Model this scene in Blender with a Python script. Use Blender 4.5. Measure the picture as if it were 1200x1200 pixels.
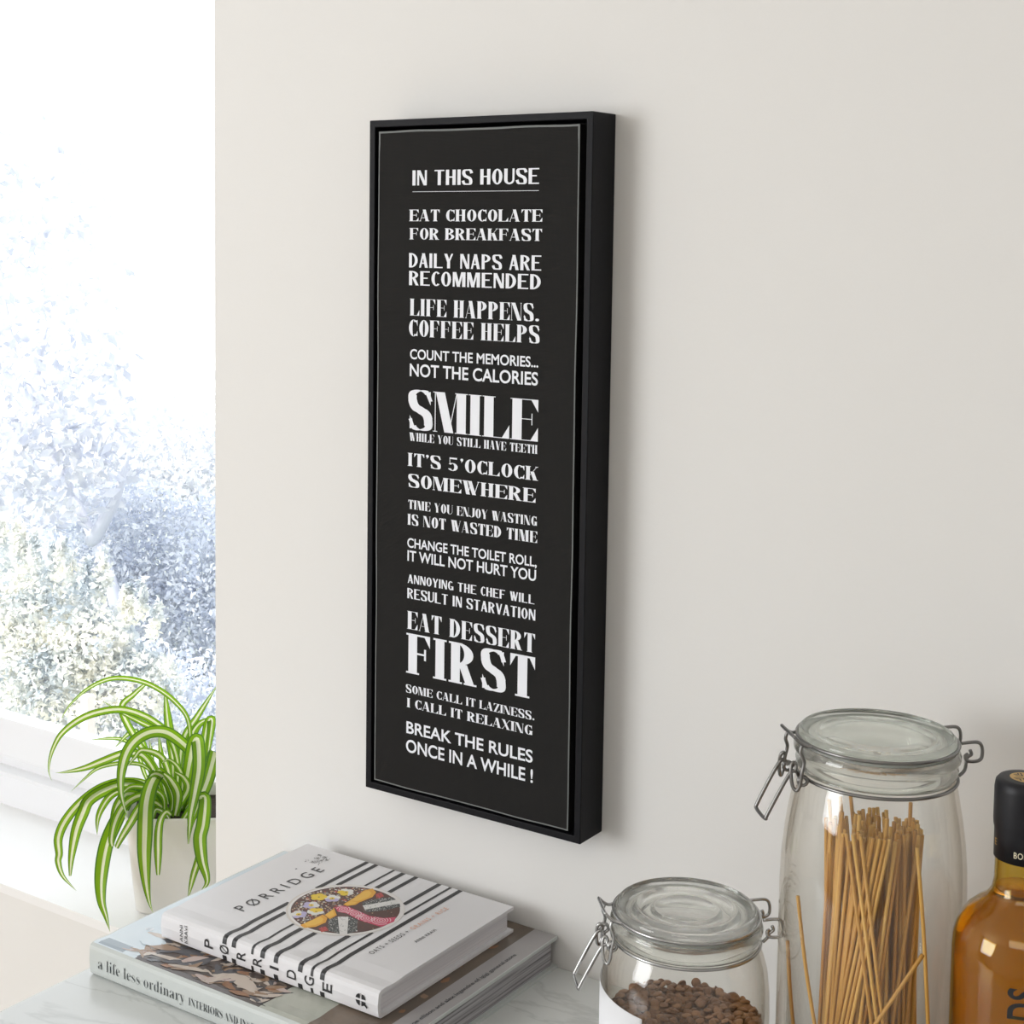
import bpy, bmesh, math, random
from mathutils import Vector, Matrix

for o in list(bpy.data.objects):
    bpy.data.objects.remove(o)
SC = bpy.context.scene
COL = SC.collection
PI = math.pi

# ---------------------------------------------------------------- camera
cam_d = bpy.data.cameras.new('camera')
cam = bpy.data.objects.new('camera', cam_d)
COL.objects.link(cam)
YAW, PITCH, ROLL = -0.62159, -0.08567, 0.00987
F_PX, PPX, PPY = 1839.4, 507.98, 432.43
fw = Vector((math.sin(YAW)*math.cos(PITCH), math.cos(YAW)*math.cos(PITCH), math.sin(PITCH)))
rt = Vector((math.cos(YAW), -math.sin(YAW), 0))
up = rt.cross(fw)
r2 = rt*math.cos(ROLL) + up*math.sin(ROLL)
u2 = -rt*math.sin(ROLL) + up*math.cos(ROLL)
m = Matrix((r2, u2, -fw)).transposed().to_4x4()
m.translation = Vector((0.85638, -1.13278, 0.50134))
cam.matrix_world = m
cam_d.sensor_width = 36
cam_d.lens = F_PX/1200*36
cam_d.shift_x = (600-PPX)/1200
cam_d.shift_y = (PPY-600)/1200
cam_d.clip_start = 0.02
cam_d.clip_end = 200
SC.camera = cam

# ---------------------------------------------------------------- exposure, sky, sun, large lights
vs = SC.view_settings
vs.view_transform = 'Standard'
vs.look = 'None'
vs.gamma = 1.0
vs.exposure = 0.0
vs.use_curve_mapping = False

w = bpy.data.worlds.new('sky')
SC.world = w
w.use_nodes = True
bg = w.node_tree.nodes['Background']
bg.inputs['Color'].default_value = (0.91, 0.95, 1.0, 1)
bg.inputs['Strength'].default_value = 2.3

sd = bpy.data.lights.new('sun', 'SUN')
sd.energy = 6.5
sd.angle = math.radians(3)
sd.color = (1.0, 0.93, 0.82)
sun = bpy.data.objects.new('sun', sd)
COL.objects.link(sun)
sun.rotation_euler = Vector((0.30, 0.60, -0.74)).to_track_quat('-Z', 'Y').to_euler()

def area(name, loc, target, sx, sy, energy, color):
    d = bpy.data.lights.new(name, 'AREA')
    d.shape = 'RECTANGLE'; d.size = sx; d.size_y = sy
    d.energy = energy; d.color = color
    o = bpy.data.objects.new(name, d)
    COL.objects.link(o)
    o.location = loc
    o.rotation_euler = (Vector(target)-Vector(loc)).to_track_quat('-Z', 'Y').to_euler()
    return o
area('side_window_light', (-1.70, -2.8, 0.60), (0.05, 0.0, 0.05), 1.5, 1.5, 56, (0.97, 0.985, 1.0))
area('ceiling_fill', (0.9, -1.9, 1.42), (0.7, -0.5, 0.0), 1.0, 1.0, 7, (1.0, 0.95, 0.89))  # added overhead fill, not a known lamp in the room

# ---------------------------------------------------------------- materials
MATS = {}
def mat(name, color, rough=0.5, metal=0.0, spec=0.5, **kw):
    if name in MATS: return MATS[name]
    M = bpy.data.materials.new(name); M.use_nodes = True
    b = M.node_tree.nodes['Principled BSDF']
    b.inputs['Base Color'].default_value = (*color, 1)
    b.inputs['Roughness'].default_value = rough
    b.inputs['Metallic'].default_value = metal
    b.inputs['Specular IOR Level'].default_value = spec
    for k, v in kw.items():
        b.inputs[k].default_value = v
    MATS[name] = M
    return M
def nodes(M):
    return M.node_tree.nodes, M.node_tree.links, M.node_tree.nodes['Principled BSDF']
def add_bump(M, scale, strength, dist=0.001, detail=3):
    N, L, b = nodes(M)
    tc = N.new('ShaderNodeTexCoord'); nz = N.new('ShaderNodeTexNoise'); bp = N.new('ShaderNodeBump')
    nz.inputs['Scale'].default_value = scale; nz.inputs['Detail'].default_value = detail
    bp.inputs['Strength'].default_value = strength; bp.inputs['Distance'].default_value = dist
    L.new(tc.outputs['Object'], nz.inputs['Vector']); L.new(nz.outputs['Fac'], bp.inputs['Height'])
    L.new(bp.outputs['Normal'], b.inputs['Normal'])
def add_ramp(M, kind, scale, stops, vec_scale=(1, 1, 1), detail=4, distortion=0.0):
    N, L, b = nodes(M)
    tc = N.new('ShaderNodeTexCoord'); mp = N.new('ShaderNodeMapping')
    mp.inputs['Scale'].default_value = vec_scale
    L.new(tc.outputs['Object'], mp.inputs['Vector'])
    if kind == 'wave':
        t = N.new('ShaderNodeTexWave'); t.inputs['Distortion'].default_value = distortion
    else:
        t = N.new('ShaderNodeTexNoise'); t.inputs['Detail'].default_value = detail; t.inputs['Distortion'].default_value = distortion
    t.inputs['Scale'].default_value = scale
    L.new(mp.outputs['Vector'], t.inputs['Vector'])
    r = N.new('ShaderNodeValToRGB')
    e = r.color_ramp.elements
    while len(e) < len(stops): e.new(0.5)
    for k, (pos, c) in enumerate(stops):
        e[k].position = pos; e[k].color = (*c, 1)
    L.new(t.outputs['Fac'], r.inputs['Fac'])
    L.new(r.outputs['Color'], b.inputs['Base Color'])

def thin_glass(name, tint, edge, refl=1.0):
    """single sheet of clear glass: see-through, with a Fresnel sheen, greener where one looks along the sheet"""
    M = bpy.data.materials.new(name); M.use_nodes = True
    N, L = M.node_tree.nodes, M.node_tree.links
    N.remove(N['Principled BSDF'])
    out = N['Material Output']
    lw = N.new('ShaderNodeLayerWeight'); lw.inputs['Blend'].default_value = 0.5
    mx = N.new('ShaderNodeMixRGB')
    mx.inputs['Color1'].default_value = (*tint, 1); mx.inputs['Color2'].default_value = (*edge, 1)
    pw = N.new('ShaderNodeMath'); pw.operation = 'POWER'; pw.inputs[1].default_value = 3.0
    L.new(lw.outputs['Facing'], pw.inputs[0]); L.new(pw.outputs[0], mx.inputs['Fac'])
    tr = N.new('ShaderNodeBsdfTransparent'); L.new(mx.outputs['Color'], tr.inputs['Color'])
    gl = N.new('ShaderNodeBsdfGlossy'); gl.inputs['Roughness'].default_value = 0.02
    gl.inputs['Color'].default_value = (refl, refl, refl, 1)
    p5 = N.new('ShaderNodeMath'); p5.operation = 'POWER'; p5.inputs[1].default_value = 5.0
    fr = N.new('ShaderNodeMath'); fr.operation = 'MULTIPLY_ADD'; fr.inputs[1].default_value = 0.90; fr.inputs[2].default_value = 0.04
    L.new(lw.outputs['Facing'], p5.inputs[0]); L.new(p5.outputs[0], fr.inputs[0])
    ms = N.new('ShaderNodeMixShader')
    L.new(fr.outputs[0], ms.inputs['Fac']); L.new(tr.outputs['BSDF'], ms.inputs[1]); L.new(gl.outputs['BSDF'], ms.inputs[2])
    L.new(ms.outputs['Shader'], out.inputs['Surface'])
    MATS[name] = M
    return M

WALL = mat('wall_paint', (0.80, 0.792, 0.775), 0.75, spec=0.25)
add_bump(WALL, 160, 0.10, 0.0012, 4)
CEIL = mat('ceiling_paint', (0.82, 0.81, 0.79), 0.8)
FLOOR = mat('floor_wood', (0.55, 0.45, 0.34), 0.5)
UPVC = mat('white_frame_plastic', (0.80, 0.80, 0.82), 0.35)
SILLM = mat('white_sill_gloss', (0.88, 0.88, 0.88), 0.4)
PANE = thin_glass('window_glass', (0.99, 0.99, 0.99), (0.9, 0.93, 0.92))

# ---------------------------------------------------------------- mesh helpers
class MB:
    def __init__(self):
        self.v = []; self.f = []; self.m = []; self.s = []
    def add(self, verts, faces, mi=0, smooth=False):
        o = len(self.v)
        self.v += [tuple(p) for p in verts]
        for f in faces:
            self.f.append([i+o for i in f]); self.m.append(mi); self.s.append(smooth)
    def box(self, x0, y0, z0, x1, y1, z1, mi=0):
        self.add([(x0,y0,z0),(x1,y0,z0),(x1,y1,z0),(x0,y1,z0),(x0,y0,z1),(x1,y0,z1),(x1,y1,z1),(x0,y1,z1)],
                 [(3,2,1,0),(4,5,6,7),(0,1,5,4),(1,2,6,5),(2,3,7,6),(3,0,4,7)], mi)
    def lathe(self, prof, n=64, mi=0, closed=False, smooth=True, a0=0.0, a1=2*PI):
        full = abs(a1-a0-2*PI) < 1e-6
        k = n if full else n+1
        vs_, fs = [], []
        for i in range(k):
            a = a0+(a1-a0)*i/n; c, s = math.cos(a), math.sin(a)
            vs_ += [(r*c, r*s, z) for r, z in prof]
        np_ = len(prof)
        for i in range(n):
            j = (i+1) % k
            rng = range(np_) if closed else range(np_-1)
            for q in rng:
                q2 = (q+1) % np_
                fs.append((i*np_+q, j*np_+q, j*np_+q2, i*np_+q2))
        self.add(vs_, fs, mi, smooth)
    def tube(self, pts, r, n=8, mi=0, closed=False, caps=True, radii=None):
        P = [Vector(p) for p in pts]; K = len(P)
        T = []
        for i in range(K):
            if closed: t = P[(i+1) % K]-P[i-1]
            else: t = P[min(i+1, K-1)]-P[max(i-1, 0)]
            T.append(t.normalized())
        a = Vector((0, 0, 1)) if abs(T[0].z) < 0.9 else Vector((1, 0, 0))
        u = (a-T[0]*a.dot(T[0])).normalized()
        vs_, fs = [], []
        for i in range(K):
            u = (u-T[i]*u.dot(T[i])).normalized(); w_ = T[i].cross(u)
            rr = radii[i] if radii else r
            for k in range(n):
                an = 2*PI*k/n
                vs_.append(P[i]+(u*math.cos(an)+w_*math.sin(an))*rr)
        for i in range(K if closed else K-1):
            j = (i+1) % K
            for k in range(n):
                fs.append((i*n+k, i*n+(k+1) % n, j*n+(k+1) % n, j*n+k))
        if caps and not closed:
            fs.append(tuple(reversed(range(n)))); fs.append(tuple(range((K-1)*n, K*n)))
        self.add(vs_, fs, mi, True)
    def build(self, name, mats, parent=None, bevel=0.0, seg=2, normals=False):
        me = bpy.data.meshes.new(name)
        me.from_pydata(self.v, [], self.f)
        for M in (mats if isinstance(mats, (list, tuple)) else [mats]): me.materials.append(M)
        me.polygons.foreach_set('material_index', self.m)
        me.polygons.foreach_set('use_smooth', self.s)
        if normals:
            bm = bmesh.new(); bm.from_mesh(me)
            bmesh.ops.recalc_face_normals(bm, faces=bm.faces); bm.to_mesh(me); bm.free()
        me.update()
        o = bpy.data.objects.new(name, me)
        COL.objects.link(o)
        if parent: o.parent = parent
        if bevel:
            b = o.modifiers.new('bevel', 'BEVEL'); b.width = bevel; b.segments = seg; b.limit_method = 'ANGLE'
        return o

def smooth_path(pts, n=6, closed=False):
    P = [Vector(p) for p in pts]; K = len(P); out = []
    for i in range(K if closed else K-1):
        g = (lambda j: P[j % K]) if closed else (lambda j: P[max(0, min(K-1, j))])
        p0, p1, p2, p3 = g(i-1), g(i), g(i+1), g(i+2)
        for k in range(n):
            t = k/n
            out.append(0.5*((2*p1)+(p2-p0)*t+(2*p0-5*p1+4*p2-p3)*t*t+(3*p1-p0-3*p2+p3)*t**3))
    if not closed: out.append(P[-1])
    return out

def thing(name, label, cat, loc=(0, 0, 0), rz=0.0, group=None):
    o = bpy.data.objects.new(name, None); COL.objects.link(o)
    o.empty_display_size = 0.02
    o.location = loc; o.rotation_euler = (0, 0, rz)
    o['label'] = label; o['category'] = cat
    if group: o['group'] = group
    return o
def tag(o, label, cat, group=None, kind=None):
    o['label'] = label; o['category'] = cat
    if group: o['group'] = group
    if kind: o['kind'] = kind
    return o
def struct(o, label=None):
    o['kind'] = 'structure'
    if label: o['label'] = label
    return o

# ---------------------------------------------------------------- lettering
def drawn_glyph(ch, T, h, w, s):
    """one display capital of cap height 1: thick stems T, hairlines h, width w, serifs reaching s past the stem; returns 2-D polygons and the advance"""
    P = []
    def rect(x0, y0, x1, y1): P.append([(x0, y0), (x1, y0), (x1, y1), (x0, y1)])
    sh = min(h, 0.05) if s else 0
    def serif(x0, x1, y):
        if s:
            if y < 0.5: rect(x0-s, 0, x1+s, sh)
            else: rect(x0-s, 1-sh, x1+s, 1)
    def stem(x, t=T, lo=True, hi=True):
        rect(x, 0, x+t, 1)
        if lo: serif(x, x+t, 0)
        if hi: serif(x, x+t, 1)
    def diag(x0, y0, x1, y1, t): P.append([(x0-t/2, y0), (x0+t/2, y0), (x1+t/2, y1), (x1-t/2, y1)])
    def arc(cx, cy, rx, ry, a0, a1, t=T, hh=h, n=28):
        for i in range(n):
            q = []
            for a in (a0+(a1-a0)*i/n, a0+(a1-a0)*(i+1)/n):
                c_, s_ = math.cos(math.radians(a)), math.sin(math.radians(a))
                q.append(((cx+rx*c_, cy+ry*s_), (cx+(rx-t)*c_, cy+(ry-hh)*s_)))
            P.append([q[0][0], q[1][0], q[1][1], q[0][1]])
    def bracket(x, y0, y1, d):
        P.append([(x-d, y0), (x, y0), (x, y1)])
    tn = h if s else max(h, T*0.62)
    x = s
    if ch == 'A':
        diag(x+tn/2, 0, w/2+x-T*0.12, 1, tn); diag(w+x-T/2, 0, w/2+x-T*0.05, 1, T)
        rect(x+w*0.2, 0.27, x+w*0.72, 0.27+h); serif(x, x+tn, 0); serif(x+w-T, x+w, 0); adv = w+2*s
    elif ch == 'B':
        stem(x); arc(x+T*0.8, 0.75, w*0.9-T*0.8, 0.25, -90, 90); arc(x+T*0.8, 0.265, w-T*0.8, 0.265, -90, 90); adv = w+s
        rect(x, 0, x+T, h); 
    elif ch in 'CG':
        arc(x+w/2, 0.5, w/2, 0.5, 48, 312 if ch == 'C' else 320)
        if s:
            P.append([(x+w*0.93, 0.62), (x+w*0.93, 0.98), (x+w*0.72, 0.95)])
            if ch == 'C': P.append([(x+w*0.93, 0.02), (x+w*0.93, 0.34), (x+w*0.72, 0.05)])
        if ch == 'G':
            rect(x+w-T, 0.03, x+w, 0.44)
            if s: rect(x+w-T-s, 0.44-sh, x+w+s*0.6, 0.44)
            else: rect(x+w*0.55, 0.44-h, x+w, 0.44)
        adv = (w if ch == 'G' else (w*0.94 if s else w*0.83))+s
    elif ch == 'D':
        stem(x); arc(x+T*0.7, 0.5, w-T*0.7, 0.5, -90, 90); adv = w+s
    elif ch in 'EFL':
        stem(x, lo=True)
        e = w*(0.95 if ch == 'F' else 1.0)
        if ch != 'L':
            rect(x, 1-h, x+e, 1); rect(x+T, 0.52-h/2, x+w*0.78, 0.52+h/2)
            if s: bracket(x+e, 1, 0.70, w*0.28); rect(x+w*0.78-sh, 0.38, x+w*0.78, 0.66)
        if ch != 'F':
            rect(x, 0, x+w, h)
            if s: bracket(x+w, 0, 0.33, w*0.3)
        adv = w+s
    elif ch == 'H':
        stem(x); stem(x+w-T); rect(x, 0.52-h/2, x+w, 0.52+h/2); adv = w+2*s
    elif ch == 'I':
        stem(x); adv = T+2*s
    elif ch == 'J':
        rect(x+w*0.5, 0.25, x+w*0.5+T, 1); serif(x+w*0.5, x+w*0.5+T, 1); arc(x+w*0.28, 0.25, w*0.22+T, 0.25, 200, 360); adv = w*0.5+T+s
    elif ch == 'K':
        stem(x); diag(x+T, 0.36, x+w-tn/2, 1, tn); diag(x+w-T/2, 0, x+T+w*0.2, 0.62, T); serif(x+w-T, x+w, 0); serif(x+w-tn-0.04, x+w, 1); adv = w+2*s
    elif ch == 'M':
        W = w*1.28
        rect(x, 0, x+tn, 1); serif(x, x+tn, 0); diag(x+T*0.6, 1, x+W*0.46, 0, T); diag(x+W*0.46, 0, x+W-T, 1, tn); stem(x+W-T); 
        if s: rect(x-s, 1-sh, x+T, 1)
        adv = W+2*s
    elif ch == 'N':
        rect(x, 0, x+tn, 1); serif(x, x+tn, 0); diag(x+T*0.5, 1, x+w-T*0.5, 0, T); rect(x+w-tn, 0, x+w, 1); serif(x+w-tn, x+w, 1)
        if s: rect(x-s, 1-sh, x+T*0.6, 1)
        adv = w+2*s
    elif ch == 'O':
        arc(x+w/2, 0.5, w/2, 0.5, 0, 360, n=44); adv = w+s
    elif ch in 'PR':
        stem(x); arc(x+T*0.8, 0.73, w*0.95-T*0.8, 0.27, -90, 90); adv = w+s
        rect(x+T*0.5, 0.46, x+T*0.9, 0.46+h)
        if ch == 'R':
            diag(x+w-T*0.45, 0, x+w*0.5, 0.49, T*0.95); serif(x+w-T*0.9, x+w, 0); adv = w+2*s
    elif ch == 'S':
        cl = smooth_path([(w*0.93, 0.74, 0), (w*0.80, 0.93, 0), (w*0.5, 1-h/2, 0), (w*0.2, 0.92, 0), (T*0.45, 0.745, 0), (w*0.27, 0.585, 0), (w*0.5, 0.5, 0),
                          (w*0.75, 0.405, 0), (w-T*0.45, 0.25, 0), (w*0.8, 0.07, 0), (w*0.48, h/2, 0), (w*0.2, 0.08, 0), (w*0.07, 0.27, 0)], 7)
        prev = None
        for i, p in enumerate(cl):
            d = (cl[min(i+1, len(cl)-1)]-cl[max(i-1, 0)]).normalized()
            f_ = min(1.0, abs(d.y)*0.95 + (0.45 if d.x*d.y < -0.12 and 0.25 < p.y < 0.78 else 0.0))
            if i < 8 or i > len(cl)-9: f_ *= 0.35 if s else 0.8
            t = h+(T-h)*f_
            nrm = Vector((-d.y, d.x, 0))*t*0.5
            cur = ((x+p.x+nrm.x, p.y+nrm.y), (x+p.x-nrm.x, p.y-nrm.y))
            if prev: P.append([prev[0], cur[0], cur[1], prev[1]])
            prev = cur
        if s:
            P.append([(x+w*0.93, 0.64), (x+w*0.93, 0.98), (x+w*0.70, 0.955)]); P.append([(x+w*0.05, 0.02), (x+w*0.28, 0.045), (x+w*0.05, 0.36)])
        adv = w+s
    elif ch == 'T':
        rect(x+w/2-T/2, 0, x+w/2+T/2, 1); serif(x+w/2-T/2, x+w/2+T/2, 0); rect(x, 1-h, x+w, 1)
        if s: bracket(x+w, 1, 0.70, w*0.26); P.append([(x, 1), (x+w*0.26, 1), (x, 0.70)])
        adv = w+s
    elif ch == 'U':
        rect(x, 0.3, x+T, 1); serif(x, x+T, 1); rect(x+w-tn, 0.3, x+w, 1); serif(x+w-tn, x+w, 1)
        for i in range(24):
            q = []
            for a in (180+180*i/24, 180+180*(i+1)/24):
                c_, s_ = math.cos(math.radians(a)), math.sin(math.radians(a)); k = (1-c_)/2
                t = tn+(T-tn)*k
                q.append(((x+w/2+w/2*c_, 0.3+0.3*s_), (x+w/2+(w/2-t)*c_, 0.3+(0.3-h*1.3)*s_)))
            P.append([q[0][0], q[1][0], q[1][1], q[0][1]])
        adv = w+2*s
    elif ch == 'V':
        diag(x+T/2, 1, x+w*0.54, 0, T); diag(x+w*0.54, 0, x+w-tn/2, 1, tn); serif(x, x+T, 1); serif(x+w-tn, x+w, 1); adv = w+2*s
    elif ch == 'W':
        W = w*1.38
        diag(x+T/2, 1, x+W*0.32, 0, T); diag(x+W*0.32, 0, x+W*0.5, 0.94, tn); diag(x+W*0.42, 1, x+W*0.71, 0, T); diag(x+W*0.71, 0, x+W-tn/2, 1, tn)
        serif(x, x+T, 1); serif(x+W-tn, x+W, 1); adv = W+2*s
    elif ch == 'X':
        diag(x+T/2, 1, x+w-T/2, 0, T); diag(x+tn/2, 0, x+w-tn/2, 1, tn); serif(x, x+T, 1); serif(x+w-T, x+w, 0); serif(x, x+tn, 0); serif(x+w-tn, x+w, 1); adv = w+2*s
    elif ch == 'Y':
        diag(x+T/2, 1, x+w*0.5, 0.42, T); diag(x+w*0.54, 0.46, x+w-tn/2, 1, tn); rect(x+w*0.5-T/2, 0, x+w*0.5+T/2, 0.46)
        serif(x, x+T, 1); serif(x+w-tn, x+w, 1); serif(x+w*0.5-T/2, x+w*0.5+T/2, 0); adv = w+2*s
    elif ch == 'Z':
        rect(x, 1-h, x+w, 1); rect(x, 0, x+w, h); diag(x+T*0.55, 0, x+w-T*0.55, 1, T)
        if s: bracket(x+w, 0, 0.3, w*0.26); P.append([(x, 1), (x+w*0.26, 1), (x, 0.70)])
        adv = w+s
    elif ch == '5':
        rect(x+w*0.15, 1-max(h, 0.12), x+w*0.85, 1); rect(x+w*0.13, 0.5, x+w*0.13+max(h, 0.04), 1)
        arc(x+w*0.42, 0.30, w*0.5, 0.30, -150, 140, T, h*1.2); adv = w+s
    elif ch in '.,':
        arc(x+T*0.5, T*0.42, T*0.5, T*0.42, 0, 360, T*0.5, T*0.42, 14)
        if ch == ',': P.append([(x+T*0.5, T*0.3), (x+T, T*0.4), (x+T*0.35, -0.22)])
        adv = T+s
    elif ch == "'":
        arc(x+T*0.45, 1-T*0.4, T*0.42, T*0.4, 0, 360, T*0.42, T*0.4, 14); P.append([(x+T*0.4, 1-T*0.4), (x+T*0.87, 1-T*0.4), (x+T*0.3, 0.66)]); adv = T*0.9+s
    else:
        return [], 0.42*w+0.12
    return P, adv

def drawn_line(text, T, h, w, s, track):
    V, F = [], []
    X = 0.0
    for ch in text:
        P, adv = drawn_glyph(ch, T, h, w, s)
        for poly in P:
            o = len(V); V += [(X+px, py) for px, py in poly]; F.append(tuple(range(o, o+len(poly))))
        X += adv + (track if ch != ' ' else 0)
    return V, F

def font_line(text, weight=0.0, spacing=1.0, size=1.0):
    c = bpy.data.curves.new('lettering', 'FONT'); c.body = text; c.offset = weight; c.space_character = spacing; c.resolution_u = 6
    o = bpy.data.objects.new('lettering', c); COL.objects.link(o)
    dg = bpy.context.evaluated_depsgraph_get(); me = bpy.data.meshes.new_from_object(o.evaluated_get(dg))
    V = [(v.co.x, v.co.y) for v in me.vertices]; F = [tuple(p.vertices) for p in me.polygons]
    bpy.data.objects.remove(o); bpy.data.curves.remove(c); bpy.data.meshes.remove(me)
    return V, F
CAP = max(v[1] for v in font_line('H')[0])

def fit(VF, x0, x1, y0, y1, cap=None):
    """scale a line of letters so that it runs from x0 to x1 and its capitals stand from y0 to y1"""
    V, F = VF
    a, b = min(v[0] for v in V), max(v[0] for v in V)
    cap = cap or 1.0
    return [(x0+(v[0]-a)*(x1-x0)/(b-a), y0+v[1]/cap*(y1-y0)) for v in V], F

def clean2(F, V):
    """all letter faces turned the same way"""
    out = []
    for f in F:
        A = sum(V[f[i]][0]*V[f[(i+1) % len(f)]][1]-V[f[(i+1) % len(f)]][0]*V[f[i]][1] for i in range(len(f)))
        out.append(f if A > 0 else tuple(reversed(f)))
    return out

def lay(mb, VF, o, U, W, mi=0):
    V, F = VF
    o, U, W = Vector(o), Vector(U), Vector(W)
    nrm = U.cross(W).normalized()
    F = clean2(F, V)
    if len(V) == sum(len(f) for f in F):      # drawn letters: separate strokes, each a hair above the last
        lift = [0.0]*len(V)
        for k, f in enumerate(F):
            for i in f: lift[i] = (k % 97)*1.2e-6
        mb.add([o+U*a+W*b+nrm*l for (a, b), l in zip(V, lift)], F, mi)
    else:
        mb.add([o+U*a+W*b for a, b in V], F, mi)

# ================================================================ the room
XE, ZS, ZF, ZC_ = -0.2211, -0.2459, -1.03, 1.5      # window edge of the wall, sill height, floor, ceiling
XL, XR, YF, WT = -2.6, 2.6, -3.2, 0.30
b = MB()
b.box(XE, 0, ZF, XR, WT, ZC_)
b.box(XL, 0, ZF, XE, WT, ZS-0.010)
b.box(XL, 0, 1.22, XE, WT, ZC_)
b.box(XL, 0, ZS-0.012, -2.1, WT, 1.22)
struct(b.build('wall_back', WALL), 'pale warm white wall with the window opening')
b = MB(); b.box(XL-0.1, YF, ZF, XL, WT, ZC_); struct(b.build('wall_left', WALL))
b = MB(); b.box(XR, YF, ZF, XR+0.1, WT, ZC_); struct(b.build('wall_right', WALL))
b = MB(); b.box(XL-0.1, YF-0.1, ZF, XR+0.1, YF, ZC_); struct(b.build('wall_front', WALL))
b = MB(); b.box(XL-0.1, YF-0.1, ZF-0.1, XR+0.1, WT, ZF); struct(b.build('floor', FLOOR))
b = MB(); b.box(XL-0.1, YF-0.1, ZC_, XR+0.1, WT, ZC_+0.1); struct(b.build('ceiling', CEIL))
b = MB(); b.box(-2.1, -0.0008, ZS-0.0105, XE, WT, ZS)
struct(b.build('trim_1', SILLM), 'white window sill under the plant')

win = thing('window_1', 'white framed window looking out on the garden', 'window', (-1.16, 0.21, ZS))
del win['category']; win['kind'] = 'structure'
def wbuild(mb, name, mt, **kw):
    o = mb.build(name, mt, **kw); o.parent = win
    o.matrix_parent_inverse = Matrix.Translation((1.16, -0.21, -ZS))
    return o
b = MB()
x0, x1 = -2.1, XE
prof = [(0.165, ZS), (0.165, -0.207), (0.168, -0.204), (0.188, -0.204), (0.188, -0.194), (0.190, -0.192), (0.208, -0.152), (0.235, -0.152), (0.26, -0.17), (0.26, ZS)]
n_ = len(prof)
b.add([(x0, y, z) for y, z in prof]+[(x1, y, z) for y, z in prof],
      [(i, i+n_, (i+1) % n_+n_, (i+1) % n_) for i in range(n_)]+[tuple(range(n_)), tuple(reversed(range(n_, 2*n_)))])
b.box(x0, 0.19, -0.16, x0+0.05, 0.25, 1.22); b.box(x1-0.05, 0.19, -0.16, x1, 0.25, 1.22); b.box(x0, 0.19, 1.16, x1, 0.25, 1.22)
wbuild(b, 'window_frame', UPVC, normals=True)
b = MB(); b.box(x0+0.04, 0.212, -0.165, x1-0.04, 0.216, 1.17)
wbuild(b, 'window_glass', PANE)

# ================================================================ the garden beyond the window
LAWN = mat('lawn_grass', (0.30, 0.34, 0.34), 0.9); add_ramp(LAWN, 'noise', 6, [(0.3, (0.24, 0.28, 0.30)), (0.7, (0.36, 0.40, 0.36))])
b = MB(); b.box(-14, 0.8, -1.95, 3, 10, -1.85); struct(b.build('ground', LAWN))
def leafmat(name, c1, c2, trans=0.45):
    M = mat(name, c1, 0.5, spec=0.3)
    N, L, p = nodes(M)
    tc = N.new('ShaderNodeTexCoord'); nz = N.new('ShaderNodeTexNoise'); nz.inputs['Scale'].default_value = 9; nz.inputs['Detail'].default_value = 5
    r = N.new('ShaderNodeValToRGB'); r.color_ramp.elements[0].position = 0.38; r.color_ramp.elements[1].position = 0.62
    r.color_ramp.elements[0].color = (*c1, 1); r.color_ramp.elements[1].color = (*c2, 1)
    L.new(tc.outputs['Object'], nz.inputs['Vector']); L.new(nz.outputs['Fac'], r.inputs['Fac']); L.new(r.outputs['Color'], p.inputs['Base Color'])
    tl = N.new('ShaderNodeBsdfTranslucent'); ms = N.new('ShaderNodeMixShader'); ms.inputs['Fac'].default_value = trans
    L.new(r.outputs['Color'], tl.inputs['Color']); L.new(p.outputs['BSDF'], ms.inputs[1]); L.new(tl.outputs['BSDF'], ms.inputs[2])
    L.new(ms.outputs['Shader'], N['Material Output'].inputs['Surface'])
    return M
BARK = mat('bark', (0.56, 0.58, 0.66), 0.9)
L_TREE = leafmat('hazed_tree_leaf', (0.54, 0.57, 0.66), (0.70, 0.71, 0.73), 0.3)  # blue of shade and washed-out haze are put into these leaf colours
L_BUSH = leafmat('sun_shade_shrub_leaf', (0.46, 0.52, 0.57), (0.93, 0.91, 0.82), 0.22)  # slate for shaded leaves, cream for sunlit ones, painted in by noise
L_HEDGE = leafmat('hazed_hedge_leaf', (0.56, 0.61, 0.72), (0.74, 0.77, 0.81), 0.3)  # bluish pallor of shade and glare painted into the colour
L_FAR = leafmat('hazed_far_leaf', (0.62, 0.65, 0.72), (0.80, 0.81, 0.82), 0.4)  # near-white colour stands in for distance haze and overexposure
rnd = random.Random(7)
def rvec():
    while True:
        v = Vector((rnd.uniform(-1, 1), rnd.uniform(-1, 1), rnd.uniform(-1, 1)))
        if 0.05 < v.length < 1: return v.normalized()
def leaf_cloud(mb, c, r, n, size, shell=0.55):
    """leaves facing every way, thicker towards the outside of a lumpy crown"""
    c = Vector(c); r = Vector(r)
    for i in range(n):
        d = rvec(); k = rnd.uniform(shell**3, 1)**(1/3)
        q = c+Vector((d.x*r.x, d.y*r.y, d.z*r.z))*k
        a = rvec(); bb = a.cross(rvec()).normalized(); s = size*rnd.uniform(0.6, 1.3)
        mb.add([q-a*s, q-a*s*0.15+bb*s*0.5, q+a*s, q-a*s*0.15-bb*s*0.5], [(0, 1, 2, 3)])
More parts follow.
